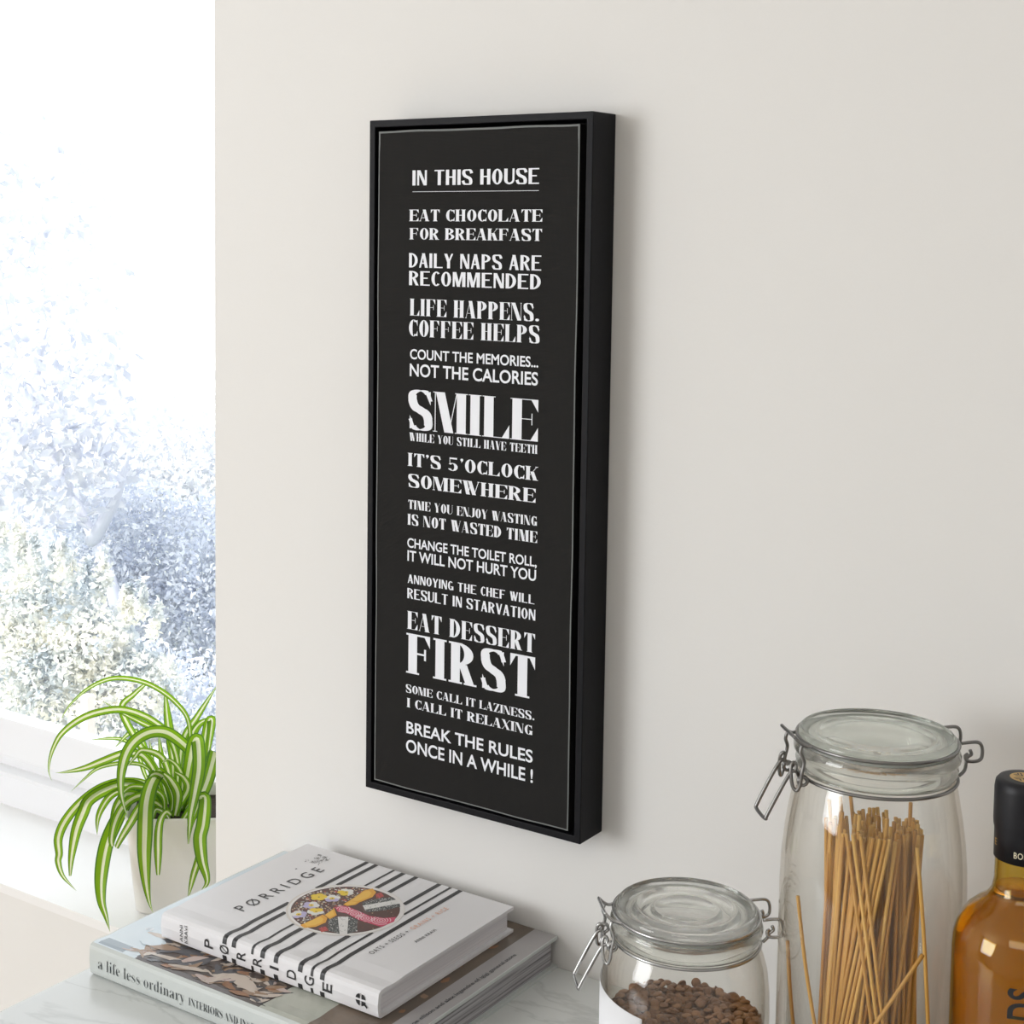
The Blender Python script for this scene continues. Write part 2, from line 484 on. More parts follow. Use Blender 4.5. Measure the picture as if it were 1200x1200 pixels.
def plant_tree(name, label, cat, trunk, crowns, lm, group=None):
    t = thing(name, label, cat, trunk[0][0], 0, group)
    inv = Matrix.Translation(-Vector(trunk[0][0]))
    b = MB()
    for pts in trunk:
        if len(pts) > 1: b.tube(smooth_path(pts, 5), 0.05, 8, radii=None if len(pts) < 2 else [0.042*(1-0.8*i/(len(smooth_path(pts, 5))-1)) for i in range(len(smooth_path(pts, 5)))])
    o = b.build('trunk', BARK, t); o.matrix_parent_inverse = inv
    b = MB()
    for c, r, n, size, shell in crowns: leaf_cloud(b, c, r, n, size, shell)
    o = b.build('foliage', lm, t); o.matrix_parent_inverse = inv
    return t
cr = [((-5.9, 4.3, 0.15), (0.62, 0.8, 0.65), 520, 0.038, 0.2), ((-5.35, 4.2, -0.05), (0.42, 0.5, 0.40), 420, 0.042, 0.2), ((-5.15, 4.1, -0.45), (0.36, 0.45, 0.30), 420, 0.040, 0.2),
      ((-5.5, 4.2, -0.75), (0.6, 0.5, 0.32), 900, 0.04, 0.2), ((-6.3, 4.6, 0.7), (0.7, 0.7, 0.5), 700, 0.045, 0.2)]
plant_tree('garden_tree', 'thin pale leaved tree rising into the white sky', 'tree',
           [[(-5.0, 4.4, -1.9), (-5.15, 4.4, -1.3), (-5.35, 4.35, -0.9), (-5.7, 4.3, -0.3), (-5.9, 4.3, 0.4)], [(-5.25, 4.37, -1.1), (-5.0, 4.3, -0.85), (-4.85, 4.25, -0.6)], [(-5.4, 4.33, -0.8), (-5.6, 4.3, -0.45), (-5.45, 4.25, 0.0)]], cr, L_TREE)
cr = [((-3.62+dx, 2.65+dy, z), (r, r*0.8, r*0.75), int(n*1.9), 0.0150, 0.25) for dx, dy, z, r, n in
      [(0, 0, -0.90, 0.24, 1500), (0.25, 0, -0.97, 0.2, 1200), (0.45, 0.05, -1.1, 0.18, 1000), (-0.25, 0.05, -0.88, 0.26, 1300), (0.1, -0.05, -1.12, 0.24, 1300), (0.36, -0.05, -1.28, 0.2, 900), (-0.2, 0, -1.2, 0.28, 1300), (0.55, 0.1, -1.35, 0.14, 500), (0.1, 0, -1.5, 0.3, 900)]]
for k in range(14):
    x = -3.78+0.062*k+rnd.uniform(-0.03, 0.03)
    z0 = -0.74-0.16*max(0, k-7)/6+rnd.uniform(-.04, .06)
    cr += [((x+rnd.uniform(-.01, .01), 2.62, z0+j*0.035), (0.032-0.007*j, 0.03, 0.03), 34, 0.0150, 0.1) for j in range(4)]
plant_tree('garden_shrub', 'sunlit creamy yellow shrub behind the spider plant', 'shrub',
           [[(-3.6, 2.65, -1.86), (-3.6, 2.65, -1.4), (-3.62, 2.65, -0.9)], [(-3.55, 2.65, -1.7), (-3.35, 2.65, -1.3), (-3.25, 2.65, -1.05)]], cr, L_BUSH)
cr = []
for k in range(19):
    cr.append(((-5.9+0.17*k+rnd.uniform(-.05, .05), 4.9+rnd.uniform(-.15, .15), -1.17+rnd.uniform(-.12, .1)), (0.3, 0.28, 0.36), 1500, 0.019, 0.35))
    cr.append(((-5.9+0.17*k, 4.8, -1.66), (0.3, 0.25, 0.36), 1100, 0.019, 0.4))
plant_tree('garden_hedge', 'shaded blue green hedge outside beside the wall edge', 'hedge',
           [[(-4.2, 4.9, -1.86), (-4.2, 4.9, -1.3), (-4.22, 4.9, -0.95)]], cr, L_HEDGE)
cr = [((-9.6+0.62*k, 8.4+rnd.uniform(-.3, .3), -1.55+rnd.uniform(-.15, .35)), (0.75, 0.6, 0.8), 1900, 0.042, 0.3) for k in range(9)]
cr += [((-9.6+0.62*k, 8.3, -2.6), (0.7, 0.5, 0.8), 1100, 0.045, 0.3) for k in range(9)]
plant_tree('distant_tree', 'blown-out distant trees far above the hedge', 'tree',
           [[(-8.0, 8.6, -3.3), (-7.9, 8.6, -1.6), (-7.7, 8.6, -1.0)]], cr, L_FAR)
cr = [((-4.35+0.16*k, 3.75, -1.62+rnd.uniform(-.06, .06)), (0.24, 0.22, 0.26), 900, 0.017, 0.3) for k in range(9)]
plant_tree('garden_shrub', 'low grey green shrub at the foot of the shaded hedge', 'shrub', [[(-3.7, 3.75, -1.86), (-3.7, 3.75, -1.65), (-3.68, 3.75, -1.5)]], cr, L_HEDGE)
b = MB(); b.box(-3.02, 2.30, -1.86, -2.985, 2.335, -1.02)
tag(b.build('garden_post', mat('pale_timber', (0.72, 0.64, 0.58), 0.8), bevel=0.003), 'slim pale timber post standing by the sunlit shrub', 'post')

# ================================================================ the framed canvas
FW_, FH, FD = 0.2252, 0.6, 0.037
BLK = mat('black_stained_wood', (0.007, 0.007, 0.009), 0.5, spec=0.14)
add_bump(BLK, 220, 0.12, 0.0006)
CNV = mat('black_canvas', (0.013, 0.0125, 0.012), 0.7, spec=0.17)
N, L, p_ = nodes(CNV)
tc = N.new('ShaderNodeTexCoord'); bp = N.new('ShaderNodeBump'); bp.inputs['Strength'].default_value = 0.35; bp.inputs['Distance'].default_value = 0.0004
wv = [N.new('ShaderNodeTexWave') for _ in range(2)]
for k, t in enumerate(wv):
    t.bands_direction = 'XZ'[k]; t.inputs['Scale'].default_value = 330; t.inputs['Distortion'].default_value = 0.6
    L.new(tc.outputs['Object'], t.inputs['Vector'])
mm = N.new('ShaderNodeMath'); mm.operation = 'ADD'
L.new(wv[0].outputs['Fac'], mm.inputs[0]); L.new(wv[1].outputs['Fac'], mm.inputs[1]); L.new(mm.outputs[0], bp.inputs['Height']); L.new(bp.outputs['Normal'], p_.inputs['Normal'])
WHT = mat('white_print', (0.86, 0.88, 0.93), 0.6, spec=0.2)
GRY = mat('grey_canvas_edge', (0.15, 0.16, 0.157), 0.6)
pic = thing('framed_canvas', 'black framed canvas of white kitchen sayings hanging on the wall', 'picture', (0, 0, 0))
b = MB()
fwid = 0.0062
o4 = [(0, 0), (FW_, 0), (FW_, FH), (0, FH)]; i4 = [(fwid, fwid), (FW_-fwid, fwid), (FW_-fwid, FH-fwid), (fwid, FH-fwid)]
V = [(x, -FD, z) for x, z in o4]+[(x, -FD, z) for x, z in i4]+[(x, -0.0005, z) for x, z in o4]+[(x, -0.006, z) for x, z in i4]
F = []
for k in range(4):
    j = (k+1) % 4
    F += [(k, j, 4+j, 4+k), (k, 8+k, 8+j, j), (4+k, 4+j, 12+j, 12+k)]
F += [(8, 9, 10, 11), (15, 14, 13, 12)]
b.add(V, F)
b.build('frame', BLK, pic, bevel=0.0007, normals=True)
b = MB()
cx0, cx1, cz0, cz1 = 0.0104, 0.2138, 0.0088, 0.5905
nx, nz_ = 24, 60
def cedge(t): return 0.00022*math.sin(t*9.0)+0.00012*math.sin(t*17+1)
front = []
for j in range(nz_+1):
    for i in range(nx+1):
        u, v = i/nx, j/nz_
        x = cx0+(cx1-cx0)*u+cedge(v*2)*(2*u-1); z = cz0+(cz1-cz0)*v+cedge(u*1.3+2)*(2*v-1)
        front.append((x, -FD-0.0002, z))
fc = [(j*(nx+1)+i, j*(nx+1)+i+1, (j+1)*(nx+1)+i+1, (j+1)*(nx+1)+i) for j in range(nz_) for i in range(nx)]
b.add(front, fc, 0)
ring = [j*0+i for i in range(nx+1)]+[j*(nx+1)+nx for j in range(1, nz_+1)]+[nz_*(nx+1)+i for i in range(nx-1, -1, -1)]+[j*(nx+1) for j in range(nz_-1, 0, -1)]
R_ = [front[i] for i in ring]; n_ = len(R_)
b.add(R_+[(x, -0.007, z) for x, y, z in R_], [(i, i+n_, (i+1) % n_+n_, (i+1) % n_) for i in range(n_)], 0)
canvas = b.build('canvas', [CNV], pic, normals=False)
# pale printed line round the canvas
b = MB()
def inset(px, pz, d):
    return (px+(d if px < 0.11 else -d) if abs(px-cx0) < 0.002 or abs(px-cx1) < 0.002 else px, -FD-0.0006, pz+(d if pz < 0.3 else -d) if abs(pz-cz0) < 0.002 or abs(pz-cz1) < 0.002 else pz)
Ra = [inset(x, z, 0.0003) for x, y, z in R_]
Rb = []
for x, y, z in R_:
    Rb.append(inset(x, z, 0.0019 if z > 0.58 else 0.0014))
b.add(Ra+Rb, [(i, (i+1) % n_, (i+1) % n_+n_, i+n_) for i in range(n_)])
b.build('border_line', GRY, canvas)
SIGN = [  # words, left, right, foot and top of the capitals, style
 ("IN THIS HOUSE", .0477, .1759, .5430, .5559, 'flare'), ("EAT CHOCOLATE", .0446, .1795, .5124, .5223, 'fat'), ("FOR BREAKFAST", .0450, .1794, .4967, .5065, 'fat'),
 ("DAILY NAPS ARE", .0448, .1792, .4725, .4849, 'flare'), ("RECOMMENDED", .0450, .1790, .4571, .4695, 'flare'), ("LIFE HAPPENS.", .0460, .1779, .4309, .4455, 'tall'),
 ("COFFEE HELPS", .0454, .1787, .4129, .4274, 'tall'), ("COUNT THE MEMORIES...", .0467, .1778, .3932, .4015, 'sans'), ("NOT THE CALORIES", .0466, .1777, .3783, .3887, 'sans'),
 ("SMILE", .0453, .1785, .3316, .3662, 'big'), ("WHILE YOU STILL HAVE TEETH", .0467, .1783, .3214, .3287, 'tall'), ("IT'S 5'OCLOCK", .0452, .1793, .2991, .3106, 'fat'),
 ("SOMEWHERE", .0460, .1772, .2805, .2922, 'fat'), ("TIME YOU ENJOY WASTING", .0463, .1791, .2612, .2692, 'tall'), ("IS NOT WASTED TIME", .0455, .1794, .2470, .2566, 'tall'),
 ("CHANGE THE TOILET ROLL,", .0455, .1793, .2270, .2350, 'sans'), ("IT WILL NOT HURT YOU", .0458, .1789, .2150, .2240, 'sans'), ("ANNOYING THE CHEF WILL", .0464, .1777, .1951, .2029, 'flare'),
 ("RESULT IN STARVATION", .0460, .1788, .1814, .1906, 'flare'), ("EAT DESSERT", .0461, .1789, .1540, .1700, 'tall'), ("FIRST", .0454, .1793, .1143, .1502, 'first'),
 ("SOME CALL IT LAZINESS.", .0453, .1795, .0965, .1038, 'fat'), ("I CALL IT RELAXING", .0465, .1779, .0833, .0916, 'fat'), ("BREAK THE RULES", .0462, .1783, .0599, .0702, 'sans'), ("ONCE IN A WHILE !", .0460, .1788, .0428, .0538, 'sans')]
STY = {'flare': (0.19, 0.085, 0.58, 0.0, 0.10), 'fat': (0.27, 0.045, 0.80, 0.06, 0.07), 'tall': (0.19, 0.022, 0.50, 0.035, 0.055), 'big': (0.205, 0.018, 0.55, 0.04, 0.02), 'first': (0.20, 0.045, 0.52, 0.05, 0.05)}
b = MB()
for t, x0, x1, z0, z1, st in SIGN:
    if st == 'sans': VF = fit(font_line(t, 0.018), x0, x1, z0, z1, CAP)
    else: VF = fit(drawn_line(t, *STY[st]), x0, x1, z0, z1)
    lay(b, VF, (0, -FD-0.0007, 0), (1, 0, 0), (0, 0, 1))
b.add([(.0479, -FD-.0007, .5374), (.1758, -FD-.0007, .5374), (.1758, -FD-.0007, .5378), (.0479, -FD-.0007, .5378)], [(0, 1, 2, 3)])
b.build('lettering', WHT, canvas)
b = MB(); b.box(0.09, -0.0006, 0.56, 0.135, 0.0, 0.585)
b.build('hanger', mat('zinc', (0.6, 0.6, 0.6), 0.4, 1.0), pic)

# ================================================================ the worktop
ZT = -0.1303
STONE = mat('pale_marble', (0.70, 0.71, 0.69), 0.22, spec=0.5)
add_ramp(STONE, 'noise', 3.0, [(0.0, (0.67, 0.69, 0.68)), (0.48, (0.66, 0.68, 0.67)), (0.5, (0.56, 0.58, 0.57)), (0.52, (0.66, 0.68, 0.67)), (1.0, (0.69, 0.71, 0.70))], (1, 2.4, 1), 6, 1.6)
b = MB(); b.box(-0.1386, -0.64, ZT-0.03, 1.6, -0.0003, ZT)
tag(b.build('worktop', STONE, bevel=0.0015), 'pale grey marble kitchen worktop with faint veins against the wall', 'worktop')

# ================================================================ the books
INK = mat('black_ink', (0.018, 0.018, 0.020), 0.45)
def book_case(x0, x1, ys, yb, z0, z1, th, dip, rspine):
    """cross-section (y, z) of a hardback case lying down: top board, rounded spine, bottom board, as one closed outline"""
    top = [(yb, z1), (ys+0.034, z1), (ys+0.026, z1-dip*0.6), (ys+0.020, z1-dip), (ys+0.014, z1-dip*0.5), (ys+0.008, z1+0.0001), (ys+0.003, z1-0.0004), (ys+0.0007, z1-0.002)]
    spine = [(ys, z1-0.005), (ys-rspine, (z0+z1)/2), (ys, z0+0.005), (ys+0.0007, z0+0.002), (ys+0.003, z0+0.0003)]
    bot = [(ys+0.014, z0), (yb, z0)]
    outer = top+spine+bot
    inner = [(yb, z0+th), (ys+0.014, z0+th), (ys+0.004, z0+th+0.001), (ys+th, (z0+z1)/2), (ys+0.004, z1-th-0.001), (ys+0.020, z1-th-dip), (ys+0.034, z1-th), (yb, z1-th)]
    b = MB(); O = outer+inner; n = len(O)
    b.add([(x0, y, z) for y, z in O]+[(x1, y, z) for y, z in O], [(i, (i+1) % n, (i+1) % n+n, i+n) for i in range(n)]+[tuple(range(n)), tuple(reversed(range(n, 2*n)))])
    return b, top+spine+bot
def pages(x0, x1, y0, y1, z0, z1, concave=0.0):
    b = MB(); n = 8
    V, F = [], []
    for i in range(n+1):
        t = i/n; z = z0+(z1-z0)*t
        k = concave*4*t*(1-t)
        V += [(x0, y0, z), (x1, y0, z), (x1, y1-k, z), (x0, y1-k, z)]
    for i in range(n):
        for k in range(4):
            j = (k+1) % 4; F.append((i*4+k, i*4+j, i*4+4+j, i*4+4+k))
    F += [(3, 2, 1, 0), (n*4, n*4+1, n*4+2, n*4+3)]
    b.add(V, F); return b
def paged(name, c1, c2, scale):
    M = mat(name, c1, 0.85, spec=0.1)
    add_ramp(M, 'noise', scale, [(0.35, c1), (0.65, c2)], (0.01, 0.01, 1), 3)
    return M
def along(profile, d):
    """the outline pushed outwards by d"""
    out = []
    for i, (y, z) in enumerate(profile):
        y0, z0 = profile[max(0, i-1)]; y1, z1 = profile[min(len(profile)-1, i+1)]
        ty, tz = y1-y0, z1-z0; l = math.hypot(ty, tz)
        out.append((y+tz/l*d, z-ty/l*d))
    return out

# --- lower book
bk2 = thing('coffee_table_book', 'large pale grey hardback of interiors lying flat on the worktop', 'book', (0.03, -0.127, ZT))
def bbuild(mb, name, mt, root, parent=None, **kw):
    o = mb.build(name, mt, **kw); o.parent = parent or root
    if parent is None: o.matrix_parent_inverse = Matrix.Translation(-root.location)
    else: o.matrix_parent_inverse = (Matrix.Translation(root.location) @ Matrix.Translation(-root.location))
    return o
Z2 = -0.1018
X0, X1, YS2, YB2 = -0.1275, 0.1850, -0.2530, -0.0030
C2 = mat('pale_grey_green_cover', (0.58, 0.615, 0.60), 0.30, spec=0.5)
b, prof2 = book_case(X0, X1, YS2, YB2, ZT+0.0002, Z2, 0.0026, 0.0008, 0.0006)
cov2 = bbuild(b, 'cover', C2, bk2, normals=True)
P2 = paged('book_pages_grey', (0.52, 0.51, 0.53), (0.22, 0.21, 0.22), 900)
bbuild(pages(X0+0.004, X1-0.004, YS2+0.006, YB2-0.004, ZT+0.0029, Z2-0.0029), 'page_block', P2, bk2)
# the photograph printed over the front board
PH = [mat('photo_blue_haze', (0.62, 0.71, 0.77), 0.28), mat('photo_dark_brown', (0.075, 0.055, 0.045), 0.28), mat('photo_cream', (0.58, 0.50, 0.43), 0.28), mat('photo_tan', (0.33, 0.215, 0.135), 0.28),
      mat('photo_rust', (0.30, 0.14, 0.06), 0.28), mat('photo_slate', (0.085, 0.085, 0.095), 0.28), mat('photo_bronze', (0.16, 0.115, 0.08), 0.28), mat('photo_sage', (0.47, 0.49, 0.43), 0.28),
      mat('photo_lavender_grey', (0.40, 0.385, 0.39), 0.28), mat('photo_bluegrey', (0.30, 0.36, 0.41), 0.28), mat('photo_pale_pink', (0.55, 0.44, 0.40), 0.28)]
add_ramp(PH[0], 'noise', 14, [(0.3, (0.58, 0.68, 0.75)), (0.7, (0.70, 0.77, 0.81))])
add_ramp(PH[7], 'noise', 30, [(0.3, (0.42, 0.44, 0.38)), (0.7, (0.52, 0.53, 0.47))])
add_ramp(PH[6], 'noise', 26, [(0.3, (0.11, 0.085, 0.065)), (0.7, (0.22, 0.165, 0.12))], (1, 0.4, 1))
b = MB()
tp2 = [q for q in prof2 if q[1] > Z2-0.0025 and q[0] >= YS2+0.0029][::-1]
def topz(y, prof):
    for (ya, za), (yb, zb) in zip(prof, prof[1:]):
        if ya <= y <= yb: return za+(zb-za)*(y-ya)/(yb-ya)
    return prof[-1][1] if y > prof[-1][0] else prof[0][1]
def patch(poly, mi, lift, prof=tp2, mb=None):
    mb = mb or b
    mb.add([(x, y, topz(y, prof)+lift) for x, y in poly], clean2([tuple(range(len(poly)))], poly), mi)
def strip(xa, xb, mi, lift, y_lo=None, y_hi=None):
    ys = sorted({q[0] for q in tp2} | {YS2+0.0045})
    ys = [y for y in ys if (y_lo or -9) <= y <= (y_hi or 9)]
    if y_lo is not None: ys = [y_lo]+ys
    if y_hi is not None: ys = ys+[y_hi]
    for ya, yb in zip(ys, ys[1:]): patch([(xa, ya), (xb, ya), (xb, yb), (xa, yb)], mi, lift)
strip(X0+0.0012, -0.076, 0, 0.00012); strip(-0.076, 0.062, 1, 0.00012); strip(0.062, 0.110, 7, 0.00012); strip(0.110, 0.162, 6, 0.00012); strip(0.162, X1-0.0008, 8, 0.00012)
strip(-0.122, -0.092, 9, 0.00016, YS2+0.0045, -0.236)
rl = random.Random(21)
def petal(cx, cy, ang, l, wd, mi, lift, bend=0.3):
    n = 7; pts = []
    for s_ in (1, -1):
        for k in (range(n) if s_ > 0 else range(n-1, -1, -1)):
            t = k/(n-1); ww = wd*math.sin(PI*min(1, t*0.92+0.06))**0.8*rl.uniform(0.75, 1.1)*s_*0.5
            x = (t-0.5)*l; y = ww+bend*l*(t-0.5)**2
            pts.append((cx+x*math.cos(ang)-y*math.sin(ang), cy+x*math.sin(ang)+y*math.cos(ang)))
    pts = [(min(max(x, X0+0.002), X1-0.001), max(y, YS2+0.0062)) for x, y in pts]
    c_ = (sum(q[0] for q in pts)/len(pts), sum(q[1] for q in pts)/len(pts))
    for i in range(len(pts)):
        tri = [c_, pts[i], pts[(i+1) % len(pts)]]
        A = (tri[1][0]-tri[0][0])*(tri[2][1]-tri[0][1])-(tri[2][0]-tri[0][0])*(tri[1][1]-tri[0][1])
        if abs(A) > 1e-10: patch(tri, mi, lift)
lift = 0.0002
for k in range(150):
    x = rl.uniform(-0.088, 0.058); y = rl.uniform(YS2+0.008, -0.19)
    mi = rl.choice([1, 1, 2, 3, 3, 4, 5, 5, 5, 2, 10, 6])
    petal(x, y, rl.uniform(-0.5, 1.4), rl.uniform(0.010, 0.034), rl.uniform(0.003, 0.010), mi, lift, rl.uniform(-0.8, 0.8)); lift += 0.0000025
for x, y, a, l, wd, mi in [(-0.070, -0.222, 0.3, 0.030, 0.010, 3), (-0.050, -0.232, 0.15, 0.040, 0.006, 2), (-0.028, -0.236, 0.3, 0.036, 0.007, 2), (-0.035, -0.222, 0.9, 0.024, 0.008, 10),
                           (0.004, -0.238, 1.2, 0.024, 0.008, 2), (0.012, -0.226, 0.4, 0.030, 0.012, 2), (0.030, -0.229, -0.2, 0.034, 0.013, 2), (0.045, -0.236, 0.3, 0.022, 0.010, 3), (0.056, -0.232, 0.6, 0.024, 0.006, 2), (0.036, -0.243, 0.1, 0.02, 0.007, 4), (-0.086, -0.220, 0.2, 0.026, 0.016, 0)]:
    petal(x, y, a, l, wd, mi, lift, rl.uniform(-0.4, 0.4)); lift += 0.000004
for k in range(16):
    petal(rl.uniform(0.135, 0.158), rl.uniform(-0.2, -0.03), rl.uniform(0, 3), rl.uniform(0.006, 0.014), rl.uniform(0.004, 0.009), rl.choice([4, 3, 6, 4]), 0.0002+k*0.000004)
bbuild(b, 'cover_photograph', PH, bk2, cov2)
SERIF = {c: chr(0x1D41A+i) for i, c in enumerate('abcdefghijklmnopqrstuvwxyz')}
SERIF.update({c: chr(0x1D400+i) for i, c in enumerate('ABCDEFGHIJKLMNOPQRSTUVWXYZ')})
def serif(t): return ''.join(SERIF.get(c, c) for c in t)
CAPS = max(v[1] for v in font_line(serif('H'))[0])
DKI = mat('dark_grey_ink', (0.05, 0.06, 0.065), 0.4)
b = MB()
yy = YS2-0.0009
lay(b, fit(font_line(serif('a life less ordinary'), -0.025), -0.1165, -0.0150, -0.1212, -0.1115, CAPS), (0, yy, 0), (1, 0, 0), (0, 0, 1))
bbuild(b, 'spine_title', DKI, bk2, cov2); b = MB()
lay(b, fit(font_line(serif('INTERIORS AND INSPIRATION'), -0.016), -0.0105, 0.0900, -0.1212, -0.1145, CAPS), (0, yy, 0), (1, 0, 0), (0, 0, 1))
bbuild(b, 'spine_subtitle', DKI, bk2, cov2); b = MB()
V_, F_ = fit(font_line('zoe ellison and alex legendre of igigi general store', 0.004), -0.204, -0.055, 0, 0.0038, CAP)
lay(b, (V_, F_), (0.1765, 0, Z2+0.0004), (0, 1, 0), (-1, 0, 0))
bbuild(b, 'cover_credit', DKI, bk2, cov2)
b = MB(); Vt, Ft = fit(font_line(serif('a'), -0.01), -0.109, -0.101, -0.207, -0.199, CAPS)
lay(b, (Vt, Ft), (0, 0, Z2+0.0003), (1, 0, 0), (0, 1, 0))
bbuild(b, 'cover_letter', mat('white_ink', (0.85, 0.87, 0.9), 0.4), bk2, cov2)

# --- upper book
Z1 = -0.0784
bk1 = thing('porridge_cookbook', 'white striped cookbook with a breakfast bowl on the cover, on the larger book', 'book', (0.034, -0.115, Z2))
X0, X1, YS1, YB1 = -0.0832, 0.1508, -0.2122, -0.0205
C1 = mat('white_cover', (0.80, 0.795, 0.815), 0.5, spec=0.35)
add_bump(C1, 900, 0.05, 0.0003)
b, prof1 = book_case(X0, X1, YS1, YB1, Z2+0.0006, Z1, 0.0026, 0.0009, 0.0008)
cov1 = bbuild(b, 'cover', C1, bk1, normals=True)
P1 = paged('book_pages_white', (0.78, 0.76, 0.78), (0.68, 0.66, 0.69), 700)
bbuild(pages(X0+0.004, X1-0.004, YS1+0.006, YB1-0.004, Z2+0.0033, Z1-0.0027), 'page_block', P1, bk1)
BX, BY, BR = 0.0380, -0.1125, 0.0512
STR = [(-0.0120, -0.0075), (-0.0016, 0.0030), (0.0199, 0.0224), (0.0298, 0.0345), (0.0443, 0.0489), (0.0700, 0.0746), (0.0831, 0.0857), (0.0928, 0.0973)]
b = MB()
o1 = along(prof1, 0.00016)
def on_profile(y):
    for (ya, za), (yb, zb) in zip(o1, o1[1:]):
        if min(ya, yb) <= y <= max(ya, yb) and za > Z1-0.003: return za+(zb-za)*(y-ya)/(yb-ya) if ya != yb else za
    return Z1
for xa, xb in STR:
    xm = (xa+xb)/2
    dy = math.sqrt(max(0, BR**2-(xm-BX)**2))
    gaps = [(YB1-0.0003, BY+dy), (BY-dy, YS1+0.002)] if dy > 0 else [(YB1-0.0003, YS1+0.002)]
    for ya, yb in gaps:
        ys = [ya]+[q[0] for q in o1 if yb < q[0] < ya and q[1] > Z1-0.003]+[yb]
        for u, v in zip(ys, ys[1:]):
            b.add([(xa, u, on_profile(u)), (xa, v, on_profile(v)), (xb, v, on_profile(v)), (xb, u, on_profile(u))], [(0, 1, 2, 3)])
    # over the spine: a piece above and a piece below the letters
    sp = [q for q in o1 if q[0] <= YS1+0.0035]
    def yat(z):
        for (ya, za), (yb, zb) in zip(sp, sp[1:]):
            if zb <= z <= za: return ya+(yb-ya)*(za-z)/(za-zb)
        return sp[-1][0]
    for za, zb in ((Z1-0.0004, Z1-0.0068), (-0.0950, Z2+0.0018)):
        zs_ = [za+(zb-za)*k/5 for k in range(6)]
        for u, v in zip(zs_, zs_[1:]):
            b.add([(xa, yat(u)-.0001, u), (xa, yat(v)-.0001, v), (xb, yat(v)-.0001, v), (xb, yat(u)-.0001, u)], [(0, 1, 2, 3)])
bbuild(b, 'cover_stripes', INK, bk1, cov1)
b = MB()
def cover_text(t, xt, xb_, y0, y1, weight=0.0, spacing=1.0, mb=None):
    Vv, Ff = fit(font_line(t, weight, spacing), y0, y1, -xb_, -xt, CAP)
    lay(mb or b, (Vv, Ff), (0, 0, Z1+0.0003), (0, 1, 0), (-1, 0, 0))
cover_text('PØRRIDGE', -0.0408, -0.0290, -0.1685, -0.0590, 0.004, 1.55)
bbuild(b, 'cover_title', INK, bk1, cov1); b = MB()
cover_text('OATS + SEEDS +', 0.1040, 0.1088, -0.1655, -0.1145, 0.006, 1.3)
bbuild(b, 'cover_subtitle', INK, bk1, cov1); b = MB()
cover_text('ANNI KRAVI', 0.1215, 0.1250, -0.1275, -0.0985, 0.006, 1.15)
bbuild(b, 'cover_author', INK, bk1, cov1); b = MB()
ysp = YS1-0.0011
def spine_text(t, xt, xb_, z0, z1, weight=0.0):
    Vv, Ff = fit(font_line(t, weight), z0, z1, -xb_, -xt, CAP)
    lay(b, (Vv, Ff), (0, ysp, 0), (0, 0, 1), (-1, 0, 0))
for ch, x in zip('PØRRIDGE', (-0.0271, -0.0094, 0.0093, 0.0271, 0.0455, 0.0636, 0.0823, 0.1007)):
    wd = 0.0022 if ch == 'I' else 0.0072
    spine_text(ch, x-0.0047, x+0.0047, -0.0896-wd/2, -0.0896+wd/2, 0.006)
bbuild(b, 'spine_title', INK, bk1, cov1); b = MB()
spine_text('ANNI', -0.0604, -0.0570, -0.0965, -0.0822, 0.0)
spine_text('KRAVI', -0.0549, -0.0515, -0.0965, -0.0815, 0.0)
bbuild(b, 'spine_author', INK, bk1, cov1); b = MB()
# publisher's roundel on the spine: a disc cut by a cross, with a tail
lx, lz = 0.1342, -0.0893
for q in range(4):
    a0 = q*90+8; cxq, czq = lx+0.0004*math.cos(math.radians(a0+37)), lz+0.0004*math.sin(math.radians(a0+37))
    pts = [(cxq+0.0007*math.cos(math.radians(a0+37)), ysp, czq+0.0007*math.sin(math.radians(a0+37)))]
    pts += [(cxq+0.0046*math.cos(math.radians(a0+74*k/8)), ysp, czq+0.0046*math.sin(math.radians(a0+74*k/8))) for k in range(9)]
    b.add(pts, [tuple(range(10))])
b.add([(lx+0.003, ysp, lz-0.0030), (lx+0.0062, ysp, lz-0.0056), (lx+0.0068, ysp, lz-0.0042), (lx+0.0042, ysp, lz-0.0018)], [(0, 1, 2, 3)])
bbuild(b, 'spine_roundel', INK, bk1, cov1); b = MB()
# little line drawings of flowers above the title
rd = random.Random(4)
for fx, fy, fr in [(-0.0500, -0.0505, 0.0040), (-0.0520, -0.0415, 0.0034), (-0.0465, -0.0450, 0.0030), (-0.0555, -0.0350, 0.0022), (-0.0480, -0.0365, 0.0030), (-0.0425, -0.0400, 0.0020)]:
    for k in range(6):
        a = k*PI/3+fr*500
        loop = [(fx+fr*0.55*math.cos(a)+fr*0.34*math.cos(q*PI/4), fy+fr*0.55*math.sin(a)+fr*0.34*math.sin(q*PI/4), Z1+0.0003) for q in range(8)]
        for q in range(8):
            if rd.random() < 0.35: continue
            p0, p1 = Vector(loop[q]), Vector(loop[(q+1) % 8]); nn = (p1-p0).cross(Vector((0, 0, 1))).normalized()*0.00018
            b.add([p0-nn, p1-nn, p1+nn, p0+nn], [(0, 1, 2, 3)])
for k in range(26):
    x, y = rd.uniform(-0.058, -0.041), rd.uniform(-0.056, -0.034); s_ = rd.uniform(0.0002, 0.00055)
    b.add([(x-s_, y-s_, Z1+.0003), (x+s_, y-s_, Z1+.0003), (x+s_, y+s_, Z1+.0003), (x-s_, y+s_, Z1+.0003)], [(0, 1, 2, 3)])
x, y = -0.0520, -0.0725
b.add([(x-.0008, y-.001, Z1+.0003), (x+.0008, y-.001, Z1+.0003), (x+.0008, y+.001, Z1+.0003), (x-.0008, y+.001, Z1+.0003)], [(0, 1, 2, 3)])
bbuild(b, 'cover_drawing', INK, bk1, cov1)
b = MB()
